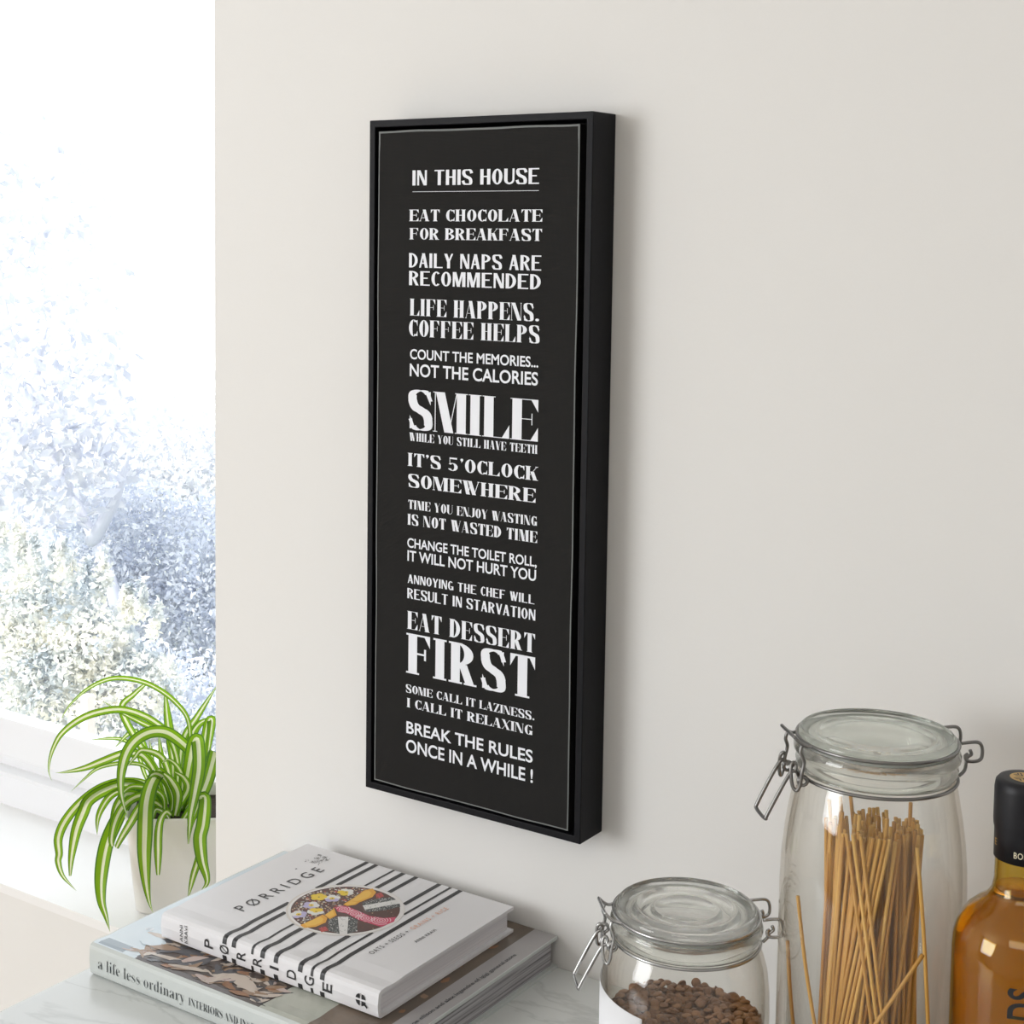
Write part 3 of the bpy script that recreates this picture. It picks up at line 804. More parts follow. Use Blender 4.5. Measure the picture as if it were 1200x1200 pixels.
cover_text('GRAINS + RICE', 0.1040, 0.1088, -0.1095, -0.0580, 0.006, 1.3, b)
bbuild(b, 'orange_lettering', mat('orange_ink', (0.80, 0.42, 0.28), 0.5), bk1, cov1)
# the bowl printed on the cover
BM = [mat('bowl_rim_print', (0.70, 0.66, 0.62), 0.45), mat('bowl_rim_light_print', (0.82, 0.80, 0.79), 0.45), mat('chocolate_print', (0.085, 0.028, 0.020), 0.4), mat('mango_print', (0.80, 0.38, 0.02), 0.4), mat('mango_light_print', (0.88, 0.52, 0.06), 0.4),
      mat('radish_pink_print', (0.62, 0.05, 0.13), 0.4), mat('radish_white_print', (0.84, 0.55, 0.60), 0.4), mat('coconut_print', (0.78, 0.77, 0.76), 0.5), mat('chia_print', (0.07, 0.075, 0.075), 0.5), mat('berry_print', (0.50, 0.06, 0.045), 0.4),
      mat('petal_white_print', (0.80, 0.79, 0.76), 0.45), mat('petal_lilac_print', (0.52, 0.47, 0.70), 0.45), mat('petal_yellow_print', (0.85, 0.62, 0.05), 0.45), mat('oat_print', (0.60, 0.45, 0.28), 0.5), mat('chia_grey_print', (0.33, 0.35, 0.34), 0.5)]
b = MB()
zl = [Z1+0.00025]
def up_():
    zl[0] += 0.0000025; return zl[0]
def disc(cx, cy, r, mi, n=32, sq=1.0, rot=0.0, z=None):
    z = z or up_()
    b.add([(cx+r*math.cos(2*PI*k/n)*math.cos(rot)-r*sq*math.sin(2*PI*k/n)*math.sin(rot), cy+r*math.cos(2*PI*k/n)*math.sin(rot)+r*sq*math.sin(2*PI*k/n)*math.cos(rot), z) for k in range(n)], [tuple(range(n))], mi)
def inside(p, poly):
    c_ = False; j = len(poly)-1
    for i in range(len(poly)):
        if (poly[i][1] > p[1]) != (poly[j][1] > p[1]) and p[0] < (poly[j][0]-poly[i][0])*(p[1]-poly[i][1])/(poly[j][1]-poly[i][1])+poly[i][0]: c_ = not c_
        j = i
    return c_
def poly(pts, mi):
    V2 = [(x, y) for x, y in pts]; z = up_()
    b.add([(x, y, z) for x, y in V2], clean2([tuple(range(len(V2)))], V2), mi)
def speck(pl, n, r, mis):
    xs = [q[0] for q in pl]; ysx = [q[1] for q in pl]; k = 0; z = up_()
    while k < n:
        q = (rl.uniform(min(xs), max(xs)), rl.uniform(min(ysx), max(ysx)))
        if inside(q, pl) and math.hypot(q[0]-BX, q[1]-BY) < 0.0455:
            disc(q[0], q[1], r*rl.uniform(0.6, 1.3), rl.choice(mis), 5, rl.uniform(0.5, 1), rl.uniform(0, 3), z+k*1e-9); k += 1
disc(BX, BY, BR, 0, 64); disc(BX+0.0006, BY+0.0006, BR-0.0012, 1, 64); disc(BX, BY, BR-0.0042, 2, 64)
circ = [(BX+0.0455*math.cos(k*PI/20), BY+0.0455*math.sin(k*PI/20)) for k in range(40)]
half = [q for q in circ if q[0] < BX-0.004]
speck(half, 420, 0.0011, [13, 13, 9, 10, 2, 14]); speck(circ, 120, 0.0007, [9, 13, 2])
BOWL = {
  'mango': [[(.0304, -.1048), (.0292, -.0874), (.0268, -.0723), (.0304, -.0647), (.0378, -.069), (.0415, -.0789), (.0395, -.0925), (.0361, -.1041)], [(.0273, -.1598), (.0288, -.145), (.0293, -.1324), (.0369, -.1355), (.0413, -.1431), (.0399, -.1545), (.0337, -.1618)], [(.0312, -.1328), (.0293, -.1171), (.0397, -.1264), (.04, -.1359)], [(.0305, -.1065), (.0323, -.0954), (.039, -.0929), (.0397, -.1007), (.0351, -.1067)]],
  'radish': [[(.0286, -.1152), (.0306, -.109), (.037, -.1071), (.0492, -.1086), (.063, -.1106), (.0753, -.1066), (.0821, -.0987), (.0862, -.107), (.0837, -.1215), (.0721, -.1221), (.06, -.1223), (.0446, -.1185), (.0359, -.1204)]],
  'coco': [[(.0421, -.128), (.0494, -.1226), (.0694, -.149), (.0643, -.1529)], [(.0454, -.0979), (.0542, -.0832), (.0611, -.0708), (.0685, -.0754), (.0595, -.0901), (.0518, -.1031)]],
  'chia': [[(.0389, -.1374), (.0421, -.128), (.0643, -.1529), (.0529, -.1534)], [(.0494, -.1226), (.0591, -.1222), (.0727, -.1399), (.0694, -.149)], [(.0409, -.0933), (.0469, -.0778), (.0554, -.0684), (.0611, -.0708), (.0542, -.0832), (.0454, -.0979)], [(.0518, -.1031), (.0595, -.0901), (.0685, -.0754), (.0728, -.0802), (.0659, -.0943), (.0568, -.1065)]],
  'berry': [[(.0395, -.0722), (.0416, -.0668), (.0482, -.0712), (.0468, -.0797)], [(.0432, -.1547), (.0462, -.149), (.0524, -.1528), (.0502, -.1595)]],
  'flowers': [(.0164, -.0851), (.015, -.1025), (.0037, -.1073), (.0094, -.1242), (.0208, -.1317), (.0128, -.1448)] }
for pl in BOWL['berry']: poly(pl, 9); speck(pl, 14, 0.0008, [9, 5, 2])
for pl in BOWL['chia']: poly(pl, 8); speck(pl, 130, 0.00055, [14, 14, 8, 7])
for pl in BOWL['coco']: poly(pl, 7); speck(pl, 60, 0.0006, [7, 14, 10])
rp = BOWL['radish'][0]; poly(rp, 5)
for cx_, cy_ in [(0.0365, -0.1135), (0.0500, -0.1150), (0.0625, -0.1165), (0.0760, -0.1115)]:
    for rr in (0.0085, 0.0062, 0.0040, 0.0020):
        n = 22; z = up_()
        for k in range(n):
            a0, a1 = 2*PI*k/n, 2*PI*(k+1)/n
            q = [(cx_+r_*math.cos(a), cy_+r_*math.sin(a)) for a, r_ in ((a0, rr), (a1, rr), (a1, rr-0.0009), (a0, rr-0.0009))]
            if all(inside(s_, rp) and math.hypot(s_[0]-BX, s_[1]-BY) < 0.0465 for s_ in q):
                b.add([(x, y, z) for x, y in q], clean2([(0, 1, 2, 3)], q), 6)
for pl in BOWL['mango']:
    poly(pl, 3)
    cx_, cy_ = sum(q[0] for q in pl)/len(pl), sum(q[1] for q in pl)/len(pl)
    poly([(cx_+(x-cx_)*0.72-0.0008, cy_+(y-cy_)*0.72) for x, y in pl], 4)
for k, (fx, fy) in enumerate(BOWL['flowers']):
    c1_, c2_ = [(10, 12), (10, 11), (12, 12), (11, 10), (10, 12), (11, 10)][k]
    for q in range(5):
        a = q*2*PI/5+k
        disc(fx+0.0040*math.cos(a), fy+0.0040*math.sin(a), 0.0036, c1_ if q < 3 else c2_, 12)
    disc(fx, fy, 0.0024, 12, 10); disc(fx+0.0003, fy, 0.0008, 2, 8)
bbuild(b, 'bowl_photograph', BM, bk1, cov1)

# ================================================================ the jars
JAR = thin_glass('jar_glass', (0.995, 0.993, 0.982), (0.68, 0.62, 0.53))
LID = mat('lid_glass', (0.91, 0.95, 0.92), 0.02, spec=0.5)
nodes(LID)[2].inputs['Transmission Weight'].default_value = 1.0
nodes(LID)[2].inputs['IOR'].default_value = 1.46
N, L, p_ = nodes(LID)
tr = N.new('ShaderNodeBsdfTransparent'); tr.inputs['Color'].default_value = (0.90, 0.93, 0.89, 1)
ms = N.new('ShaderNodeMixShader'); ms.inputs['Fac'].default_value = 0.25
L.new(p_.outputs['BSDF'], ms.inputs[1]); L.new(tr.outputs['BSDF'], ms.inputs[2]); L.new(ms.outputs['Shader'], N['Material Output'].inputs['Surface'])
LIDC = LID.copy(); LIDC.name = 'clear_lid_glass'
LIDC.node_tree.nodes['Principled BSDF'].inputs['Base Color'].default_value = (0.955, 0.965, 0.945, 1)
[n for n in LIDC.node_tree.nodes if n.type == 'MIX_SHADER'][0].inputs['Fac'].default_value = 0.18
[n for n in LIDC.node_tree.nodes if n.type == 'BSDF_TRANSPARENT'][0].inputs['Color'].default_value = (0.95, 0.96, 0.94, 1)
STEEL = mat('steel_wire', (0.24, 0.235, 0.23), 0.30, 1.0)
SEAL = mat('clear_rubber_seal', (0.80, 0.82, 0.78), 0.35, spec=0.5)
nodes(SEAL)[2].inputs['Transmission Weight'].default_value = 0.6

def make_jar(label, loc, rz, outer, lip_inner, wall, floor_t, lid_prof, z_lidwire, r_lidwire, z_neck, r_neck, hook, seal, group=None, lm=None, STEEL=STEEL):
    t = thing('clip_top_jar', label, 'jar', loc, rz, group)
    inner = [(r-wall, z) for r, z in outer if z > floor_t+0.004 and z < lip_inner]
    prof = [(0.0, 0.0)]+outer+[(outer[-1][0]-0.0045, outer[-1][1])]+list(reversed(inner))+[(inner[0][0]-0.006, floor_t), (0.0, floor_t)]
    b = MB(); b.lathe(prof, 96)
    b.build('jar_body', JAR, t, normals=True)
    zt_ = outer[-1][1]; k0 = [q for q in outer if q[1] > z_neck-0.0005]
    b = MB(); b.lathe([(r+0.0003, z+0.0001) for r, z in k0]+[(outer[-1][0]-0.0052, zt_+0.0001), (outer[-1][0]-0.0056, k0[0][1])], 96, closed=True)
    b.build('rim', LIDC, t, normals=True)
    b = MB(); b.lathe(lid_prof, 96)
    lid = b.build('lid', lm or LID, t, normals=True)
    b = MB(); b.lathe(seal, 72, closed=True)
    b.build('seal', SEAL, t, normals=True)
    wr = 0.00120
    # wire round the lid, with its hinge loops on one side and the lifted hook on the other
    b = MB()
    ring = [(r_lidwire*math.cos(a), r_lidwire*math.sin(a), z_lidwire) for a in [2*PI*k/72 for k in range(72)]]
    b.tube(ring, wr, 8, closed=True)
    R = r_lidwire
    for s in (-1, 1):
        y0, y1 = s*0.0085, s*0.0165
        loop = [(R*0.985, y1, z_lidwire), (R+0.010, y1, z_lidwire+0.0005), (R+0.0135, y1, z_lidwire-0.003), (R+0.0135, y1, z_lidwire-0.010), (R+0.010, y1, z_lidwire-0.0125),
                (R+0.004, y1-s*0.001, z_lidwire-0.0125), (R+0.003, y1-s*0.002, z_lidwire-0.0095), (R+0.005, y1-s*0.003, z_lidwire-0.0085)]
        b.tube(smooth_path(loop, 5), wr, 8)
    H_ = -R
    b.tube(smooth_path([(H_*0.955, -0.0160, z_lidwire), (H_-0.002, -0.0142, z_lidwire+0.0004), (H_-0.0058, -0.0138, z_lidwire+0.0025), (H_-hook, -0.0128, z_lidwire+0.0052), (H_-hook-0.0008, -0.0105, z_lidwire+0.0060),
                        (H_-hook-0.0008, 0.0105, z_lidwire+0.0060), (H_-hook, 0.0128, z_lidwire+0.0052), (H_-0.0058, 0.0138, z_lidwire+0.0025), (H_-0.002, 0.0142, z_lidwire+0.0004), (H_*0.955, 0.0160, z_lidwire)], 5), wr, 8)
    b.build('lid_wire', STEEL, t)
    # wire round the neck with small eyes
    b = MB()
    b.tube([(r_neck*math.cos(a), r_neck*math.sin(a), z_neck) for a in [2*PI*k/72 for k in range(72)]], wr, 8, closed=True)
    for s in (-1, 1):
        b.tube(smooth_path([(r_neck, s*0.0125, z_neck), (r_neck+0.004, s*0.0125, z_neck+0.004), (R+0.005, s*0.0128, z_lidwire-0.0115), (R+0.008, s*0.0128, z_lidwire-0.009), (R+0.007, s*0.0128, z_lidwire-0.006)], 5), wr, 8)
    for s in (-1, 1):
        c_ = Vector((-r_neck-0.0035, s*0.0135, z_neck+0.0005))
        b.tube([c_+Vector((0.0030*math.cos(a), s*0.0009*a/PI, 0.0030*math.sin(a))) for a in [2*PI*k/14 for k in range(22)]], wr, 8)
    b.build('neck_wire', STEEL, t)
    # links from the hook down to the lever
    for s in (-1, 1):
        b = MB()
        p_ = [(H_-0.0045, s*0.0142, z_lidwire+0.0005), (H_-0.0055, s*0.0150, z_lidwire-0.004), (H_-0.0035, s*0.0165, z_lidwire-0.010), (H_-0.0050, s*0.0168, z_lidwire-0.018), (H_-0.0060, s*0.0165, z_lidwire-0.026), (H_-0.0078, s*0.0150, z_lidwire-0.0295),
              (H_-0.0098, s*0.0130, z_lidwire-0.0265), (H_-0.0105, s*0.0115, z_lidwire-0.018), (H_-0.0100, s*0.0105, z_lidwire-0.0135), (H_-0.0082, s*0.0100, z_lidwire-0.0120), (H_-0.0068, s*0.0108, z_lidwire-0.0140), (H_-0.0075, s*0.0115, z_lidwire-0.0170)]
        b.tube(smooth_path(p_, 5), wr, 8)
        b.build('link', STEEL, t)
    b = MB()
    zt = z_lidwire-0.0170
    L = [(H_-0.0048, -0.0100, zt-0.004), (H_-0.0064, -0.0112, zt-0.0012), (H_-0.0092, -0.0112, zt-0.0005), (H_-0.0120, -0.0108, zt-0.004), (H_-0.0170, -0.0108, zt-0.0130), (H_-0.0255, -0.0105, zt-0.0300), (H_-0.0262, -0.0095, zt-0.0330), (H_-0.0262, 0.0, zt-0.0338),
         (H_-0.0262, 0.0095, zt-0.0330), (H_-0.0255, 0.0105, zt-0.0300), (H_-0.0170, 0.0108, zt-0.0130), (H_-0.0120, 0.0108, zt-0.004), (H_-0.0092, 0.0112, zt-0.0005), (H_-0.0064, 0.0112, zt-0.0012), (H_-0.0048, 0.0100, zt-0.004)]
    b.tube(smooth_path(L, 5), wr*1.08, 8)
    b.build('lever', STEEL, t)
    return t

ZB = ZT+0.0003
BJ = (0.5007, -0.12, ZB); SJ = (0.3779, -0.15, ZB)
outer_big = [(0.054, 0.0), (0.0595, 0.003), (0.0613, 0.010), (0.0613, 0.195), (0.0606, 0.215), (0.0590, 0.232), (0.0566, 0.248), (0.0545, 0.259), (0.0530, 0.267), (0.0513, 0.2715), (0.0512, 0.2755), (0.0524, 0.2785), (0.0528, 0.281),
             (0.0522, 0.2835), (0.0530, 0.2860), (0.0541, 0.2875), (0.0543, 0.2900), (0.0530, 0.2928), (0.0515, 0.2940)]
lid_big = [(0.0, 0.2950), (0.044, 0.2950), (0.0495, 0.2952), (0.0512, 0.2962), (0.0516, 0.2985), (0.0512, 0.3005), (0.0498, 0.3020), (0.0482, 0.3016), (0.0460, 0.2997), (0.0430, 0.2990), (0.0395, 0.2992), (0.0385, 0.2998), (0.0372, 0.2988), (0.0250, 0.2992), (0.0, 0.2996)]
tj = make_jar('tall clip-top glass jar of dry spaghetti beside the amber bottle', BJ, math.radians(42), outer_big, 0.2935, 0.0028, 0.006, lid_big, 0.2972, 0.0527, 0.2735, 0.0526, 0.0085,
         [(0.0470, 0.2936), (0.0518, 0.2936), (0.0518, 0.2948), (0.0470, 0.2948)], 'clip-top glass jars on the worktop')
b = MB()
ea = math.radians(-71-58-42)
def emb(pts, r): b.tube([((0.06145)*math.cos(ea+u/0.0614), (0.06145)*math.sin(ea+u/0.0614), z) for u, z in pts], r, 6)
emb([(0.014*math.cos(q*PI/14), 0.170+0.019*math.sin(q*PI/14)) for q in range(29)], 0.0005)
for k in range(4): emb([(-0.006+0.002*q, 0.216-0.0055*k+0.0008*math.sin(q*1.5+k)) for q in range(7)], 0.0004)
b.build('embossed_mark', JAR, tj)
outer_small = [(0.052, 0.0), (0.0580, 0.003), (0.0597, 0.010), (0.0597, 0.088), (0.0592, 0.102), (0.0575, 0.116), (0.0548, 0.126), (0.0525, 0.1315), (0.0510, 0.1345), (0.0510, 0.1375), (0.0522, 0.1395), (0.0520, 0.1415), (0.0530, 0.1440), (0.0537, 0.1465), (0.0528, 0.1490), (0.0512, 0.1502)]
lid_small = [(0.0, 0.1510), (0.0440, 0.1510), (0.0485, 0.1512), (0.0498, 0.1525), (0.0500, 0.1555), (0.0492, 0.1582), (0.0478, 0.1592), (0.0462, 0.1585), (0.0435, 0.1560), (0.0405, 0.1545), (0.0378, 0.1550), (0.0362, 0.1572), (0.0345, 0.1576), (0.0325, 0.1560), (0.0265, 0.1545), (0.0245, 0.1552), (0.0232, 0.1566), (0.0215, 0.1566), (0.0195, 0.1555), (0.0, 0.1552)]
sj = make_jar('short clip-top glass jar of brown lentils beside the books', SJ, math.radians(40), outer_small, 0.1497, 0.0028, 0.006, lid_small, 0.1538, 0.0515, 0.1360, 0.0522, 0.0085,
         [(0.0455, 0.1498), (0.0505, 0.1498), (0.0505, 0.1510), (0.0455, 0.1510)], 'clip-top glass jars on the worktop', LIDC, mat('bright_steel_wire', (0.45, 0.45, 0.45), 0.25, 1.0))
# paper label wrapped round the front of the short jar
b = MB(); n = 30; V, F = [], []
rz = math.radians(40)
for i in range(n+1):
    a = math.radians(-176+84*i/n)-rz
    rr = 0.0600
    zt_ = 0.0985 if i > 3 else 0.0985-0.0015*(3-i)
    zt_ += 0.006*(1-i/n)
    V += [(rr*math.cos(a), rr*math.sin(a), 0.030), (0.0599*math.cos(a), 0.0599*math.sin(a), zt_)]
F = [(2*i, 2*i+2, 2*i+3, 2*i+1) for i in range(n)]
b.add(V, F, 0, True)
o = b.build('paper_label', mat('white_paper', (0.84, 0.85, 0.88), 0.7), sj)
sol = o.modifiers.new('thick', 'SOLIDIFY'); sol.thickness = 0.0002; sol.offset = 1

# lentils: a mass of small lenses around an added solid core that blocks light
LEN = mat('brown_lentil', (0.30, 0.17, 0.095), 0.5, spec=0.4)
N, L, p_ = nodes(LEN)
geo = N.new('ShaderNodeNewGeometry'); r_ = N.new('ShaderNodeValToRGB')
for k, (ps, c) in enumerate([(0.0, (0.17, 0.078, 0.036)), (1.0, (0.38, 0.205, 0.105))]):
    r_.color_ramp.elements[k].position = ps; r_.color_ramp.elements[k].color = (*c, 1)
e = r_.color_ramp.elements.new(0.5); e.color = (0.27, 0.135, 0.066, 1)
L.new(geo.outputs['Random Per Island'], r_.inputs['Fac']); L.new(r_.outputs['Color'], p_.inputs['Base Color'])
rl = random.Random(12)
b = MB()
def lens(c, nrm, r):
    nrm = Vector(nrm).normalized()
    a = nrm.orthogonal().normalized(); bb = nrm.cross(a)
    h_ = r*0.42; V, F = [], []
    V.append(Vector(c)+nrm*h_)
    rings = [(0.62, 0.72), (0.93, 0.30), (0.93, -0.30), (0.62, -0.72)]
    n = 10
    for rr, zz in rings:
        V += [Vector(c)+(a*math.cos(2*PI*k/n)+bb*math.sin(2*PI*k/n))*r*rr+nrm*h_*zz for k in range(n)]
    V.append(Vector(c)-nrm*h_)
    for k in range(n):
        j = (k+1) % n
        F.append((0, 1+k, 1+j))
        for q in range(3): F.append((1+q*n+k, 1+(q+1)*n+k, 1+(q+1)*n+j, 1+q*n+j))
        F.append((1+3*n+k, 1+4*n, 1+3*n+j))
    b.add(V, F, 0, True)
RI = 0.0562
for k in range(1500):
    a = rl.uniform(0, 2*PI); z = rl.uniform(0.012, 0.077)
    rad = RI-rl.uniform(0.0022, 0.0060)
    n_ = Vector((math.cos(a), math.sin(a), 0))+rvec()*rl.uniform(0.1, 1.0)
    lens((rad*math.cos(a), rad*math.sin(a), z), n_, rl.uniform(0.0033, 0.0042))
for k in range(620):
    rad = math.sqrt(rl.random())*(RI-0.0042); a = rl.uniform(0, 2*PI)
    lens((rad*math.cos(a), rad*math.sin(a), 0.0755+0.0025*math.sin(a*2+1)*rad/RI+rl.uniform(-0.003, 0.003)), Vector((0, 0, 1))+rvec()*rl.uniform(0.1, 0.9), rl.uniform(0.0033, 0.0042))
b.lathe([(0, 0.0085), (0.046, 0.0085), (0.0505, 0.012), (0.0505, 0.068), (0.048, 0.0725), (0, 0.0725)], 40)
o = b.build('lentils', LEN); o.location = SJ
tag(o, 'mass of dry brown lentils filling the short clip-top jar', 'lentils', kind='stuff')

# spaghetti: a twisted sheaf of straight strands and a few that lean apart
SPA = mat('dry_spaghetti', (0.62, 0.37, 0.11), 0.45, spec=0.4)
N, L, p_ = nodes(SPA)
oi = N.new('ShaderNodeObjectInfo'); r_ = N.new('ShaderNodeValToRGB')
r_.color_ramp.elements[0].color = (0.56, 0.27, 0.055, 1); r_.color_ramp.elements[1].color = (0.78, 0.47, 0.13, 1)
L.new(oi.outputs['Random'], r_.inputs['Fac']); L.new(r_.outputs['Color'], p_.inputs['Base Color'])
p_.inputs['Subsurface Weight'].default_value = 0.0
SL = 0.235
mbs = MB(); mbs.tube([(0, 0, 0), (0, 0, SL*0.5), (0, 0, SL)], 0.00138, 6)
first = None
rs = random.Random(5)
jc = Vector(BJ)
GRP = 'straight spaghetti strands bundled in the tall jar'
SLAB = 'straight dry spaghetti strand in the twisted bundle inside the tall clip-top jar'
def strand(p0, p1, ln=None, label=SLAB, group=GRP):
    global first
    if first is None:
        o = mbs.build('spaghetti_strand', SPA); first = o
    else:
        o = first.copy(); COL.objects.link(o)
    d = (p1-p0).normalized()
    o.location = p0; o.rotation_mode = 'QUATERNION'; o.rotation_quaternion = Vector((0, 0, 1)).rotation_difference(d)
    o.scale = (1, 1, (ln or SL)/SL)
    for k in ('group',):
        if k in o: del o[k]
    tag(o, label, 'spaghetti', group)
def pol(r, a, z): return Vector((jc.x+r*math.cos(a), jc.y+r*math.sin(a), jc.z+z))
for k in range(136):
    ring = k < 88
    a0 = rs.uniform(0, 2*PI)
    r0 = (rs.uniform(0.028, 0.0355) if ring else 0.028*math.sqrt(rs.random()))
    tw = rs.uniform(0.5, 1.05) if k % 5 else rs.uniform(-0.6, 0.4)
    r1 = (rs.uniform(0.026, 0.0320) if ring else 0.026*math.sqrt(rs.random()))
    if ring and not k % 5: r0 *= 0.85; r1 *= 0.85
    strand(pol(r0, a0, 0.0072), pol(r1, a0+tw, 0.235), rs.uniform(0.227, 0.234) if rs.random() < 0.95 else 0.243)
va = math.radians(-71)       # towards the viewer's side of the jar
for da0, da1, r0, r1 in [(-0.95, 0.10, 0.039, 0.0345), (-0.85, 0.20, 0.039, 0.0345), (-1.02, -0.02, 0.039, 0.0345), (-0.75, 0.28, 0.039, 0.0345), (0.62, -0.35, 0.040, 0.0352), (0.70, -0.20, 0.040, 0.0355), (0.52, -0.48, 0.040, 0.0352)]:
    strand(pol(r0, va+da0, 0.0072), pol(r1, va+da1, 0.235), 0.236)
def bent(pts, label):
    b = MB(); o0 = Vector(pts[0]); b.tube([p-o0 for p in smooth_path(pts, 7)], 0.00138, 6)
    o = b.build('spaghetti_strand', SPA); o.location = o0
    tag(o, label, 'spaghetti')
bent([pol(0.052, va+0.98, 0.0072), pol(0.050, va+0.96, 0.08), pol(0.044, va+0.90, 0.17), pol(0.036, va+0.88, 0.233)], 'lone spaghetti strand leaning right of the bundle in the tall jar')
bent([pol(0.047, va-0.70, 0.0072), pol(0.051, va-0.95, 0.06), pol(0.0545, va-1.15, 0.115), pol(0.0560, va-1.28, 0.155)], 'thin curved spaghetti strand nearest the left side of the tall jar')
bent([pol(0.046, va-0.40, 0.0072), pol(0.048, va-0.62, 0.08), pol(0.0515, va-0.90, 0.145), pol(0.0545, va-1.05, 0.192)], 'curved spaghetti strand between the bundle and the left side of the tall jar')
bent([pol(0.052, va-0.95, 0.0072), pol(0.047, va-0.40, 0.075), pol(0.0485, va+0.22, 0.130), pol(0.0545, va+0.66, 0.170)], 'single spaghetti strand slanting across the front of the bundle')

# ================================================================ the bottle
bo = thing('amber_bottle', 'amber liquor bottle with a black capsule beside the tall jar', 'bottle', (0.6035, -0.14, ZB), 0)
BGL = thin_glass('bottle_glass', (0.97, 0.87, 0.46), (0.42, 0.28, 0.10))
bprof = [(0.036, 0.0), (0.0395, 0.002), (0.0406, 0.006), (0.0406, 0.185), (0.0398, 0.194), (0.0372, 0.2025), (0.0325, 0.2095), (0.0262, 0.2155), (0.0205, 0.2200), (0.0178, 0.2250), (0.0168, 0.2310), (0.0166, 0.2600), (0.0166, 0.285)]
inn = [(r-0.0016, max(z, 0.006)) for r, z in bprof if z > 0.001]
b = MB(); b.lathe([(0, 0.0)]+bprof+list(reversed(inn))+[(0, 0.006)], 72)
b.build('bottle_glass', BGL, bo, normals=True)
LIQ = mat('amber_liquor', (0.98, 0.56, 0.05), 0.0, spec=0.5)
nodes(LIQ)[2].inputs['Transmission Weight'].default_value = 1.0
nodes(LIQ)[2].inputs['IOR'].default_value = 1.34
liq = [(r-0.0018, max(z, 0.0065)) for r, z in bprof if 0.001 < z < 0.226]+[(0.0157, 0.2265)]
b = MB(); b.lathe([(0, 0.0065)]+liq+[(0, 0.2265)], 72)
b.build('liquor', LIQ, bo, normals=True)
CAPM = mat('black_capsule', (0.010, 0.010, 0.013), 0.42, spec=0.3)
b = MB(); b.lathe([(0.0169, 0.2462), (0.0176, 0.2462), (0.01775, 0.2640), (0.0184, 0.2668), (0.0186, 0.2700), (0.01865, 0.2900), (0.0180, 0.2945), (0.0162, 0.2966), (0.0140, 0.2970), (0, 0.2970)], 56)
b.build('capsule', CAPM, bo, normals=True)
GOLD = mat('gold_foil', (0.62, 0.40, 0.13), 0.35, 0.7)
b = MB(); ca = math.radians(-75.7)
n = 40
b.add([(0.0098*math.cos(2*PI*k/n), 0.0098*math.sin(2*PI*k/n), 0.29715) for k in range(n)], [tuple(range(n))], 0)
dk = []
for ang in range(4):     # dark strokes of the crest: a cross with stepped arms
    a = ang*PI/2+0.5
    c_, s_ = math.cos(a), math.sin(a)
    for x0, y0, x1, y1 in [(0.002, 0.0014, 0.0080, 0.0022), (0.002, 0.0014, 0.0028, 0.0060), (0.0048, 0.0032, 0.0074, 0.0040), (0.0044, 0.0032, 0.0052, 0.0066)]:
        b.add([(x*c_-y*s_, x*s_+y*c_, 0.2973) for x, y in ((x0, y0), (x1, y0), (x1, y1), (x0, y1))], [(0, 1, 2, 3)], 1)
b.build('capsule_crest', [GOLD, CAPM], bo)
def wrap(mb, VF, r, a0, z0, turn=False):
    V, F = VF
    P = []
    for u, v in V:
        if turn: u, v = -v, u
        a = a0+u/r
        P.append((r*math.cos(a), r*math.sin(a), z0+v))
    mb.add(P, F, 0)
b = MB()
V_, F_ = fit(font_line('BOR', 0.008, 1.1), 0, 0.0084, 0, 0.0038, CAP); wrap(b, (V_, clean2(F_, V_)), 0.01785, ca-0.31, 0.2508)
b.build('capsule_lettering', mat('pale_gold_ink', (0.75, 0.68, 0.50), 0.4), bo)
b = MB(); V_, F_ = fit(font_line('E', 0.004), 0, 0.0028, 0, 0.0042, CAP); wrap(b, (V_, clean2(F_, V_)), 0.01785, ca-1.22, 0.2545)
b.add([], [])
b.build('capsule_mark', GOLD, bo)
b = MB()
V_, F_ = fit(font_line('LDS', 0.022, 1.12), 0, 0.0290, 0, 0.017, CAP)
# letters read up the bottle, their heads to the left
V2 = [(-v, u) for u, v in V_]
P = []
for u, v in V2:
    a = ca+0.30+u/0.0408
    P.append((0.0408*math.cos(a), 0.0408*math.sin(a), 0.1500+v))
b.add(P, clean2(F_, V_))
b.build('bottle_lettering', INK, bo)

# ================================================================ the spider plant on the sill
pl = thing('potted_spider_plant', 'spider plant with cream striped leaves in a white pot on the window sill', 'potted plant', (-0.3665, 0.098, ZS), 0)
POT = mat('white_glazed_ceramic', (0.80, 0.775, 0.73), 0.30, spec=0.5)
b = MB()
ang0 = math.atan2(0.64, 0.77)
def rsq(half, rad, z, n=8):
    out = []
    for q, (sx, sy) in enumerate(((1, 1), (-1, 1), (-1, -1), (1, -1))):
        for k in range(n+1):
            a = q*PI/2+k/n*PI/2
            x, y = sx*(half-rad)+rad*math.cos(a), sy*(half-rad)+rad*math.sin(a)
            out.append((x*math.cos(ang0)-y*math.sin(ang0), x*math.sin(ang0)+y*math.cos(ang0), z))
    return out
levels = [(0.030, 0.012, 0.0004), (0.0455, 0.013, 0.0004), (0.0480, 0.014, 0.004), (0.0572, 0.013, 0.108), (0.0578, 0.013, 0.1108), (0.0572, 0.0125, 0.1122), (0.0555, 0.0115, 0.1118), (0.0545, 0.011, 0.108), (0.0535, 0.011, 0.095)]
V, F = [], []
K = None
for h_, r_, z in levels:
    ring = rsq(h_, r_, z); K = len(ring); V += ring
for i in range(len(levels)-1):
    for k in range(K):
        j = (k+1) % K; F.append((i*K+k, i*K+j, (i+1)*K+j, (i+1)*K+k))
F.append(tuple(reversed(range(K)))); 
b.add(V, F, 0, True)
b.build('pot', POT, pl, normals=True)
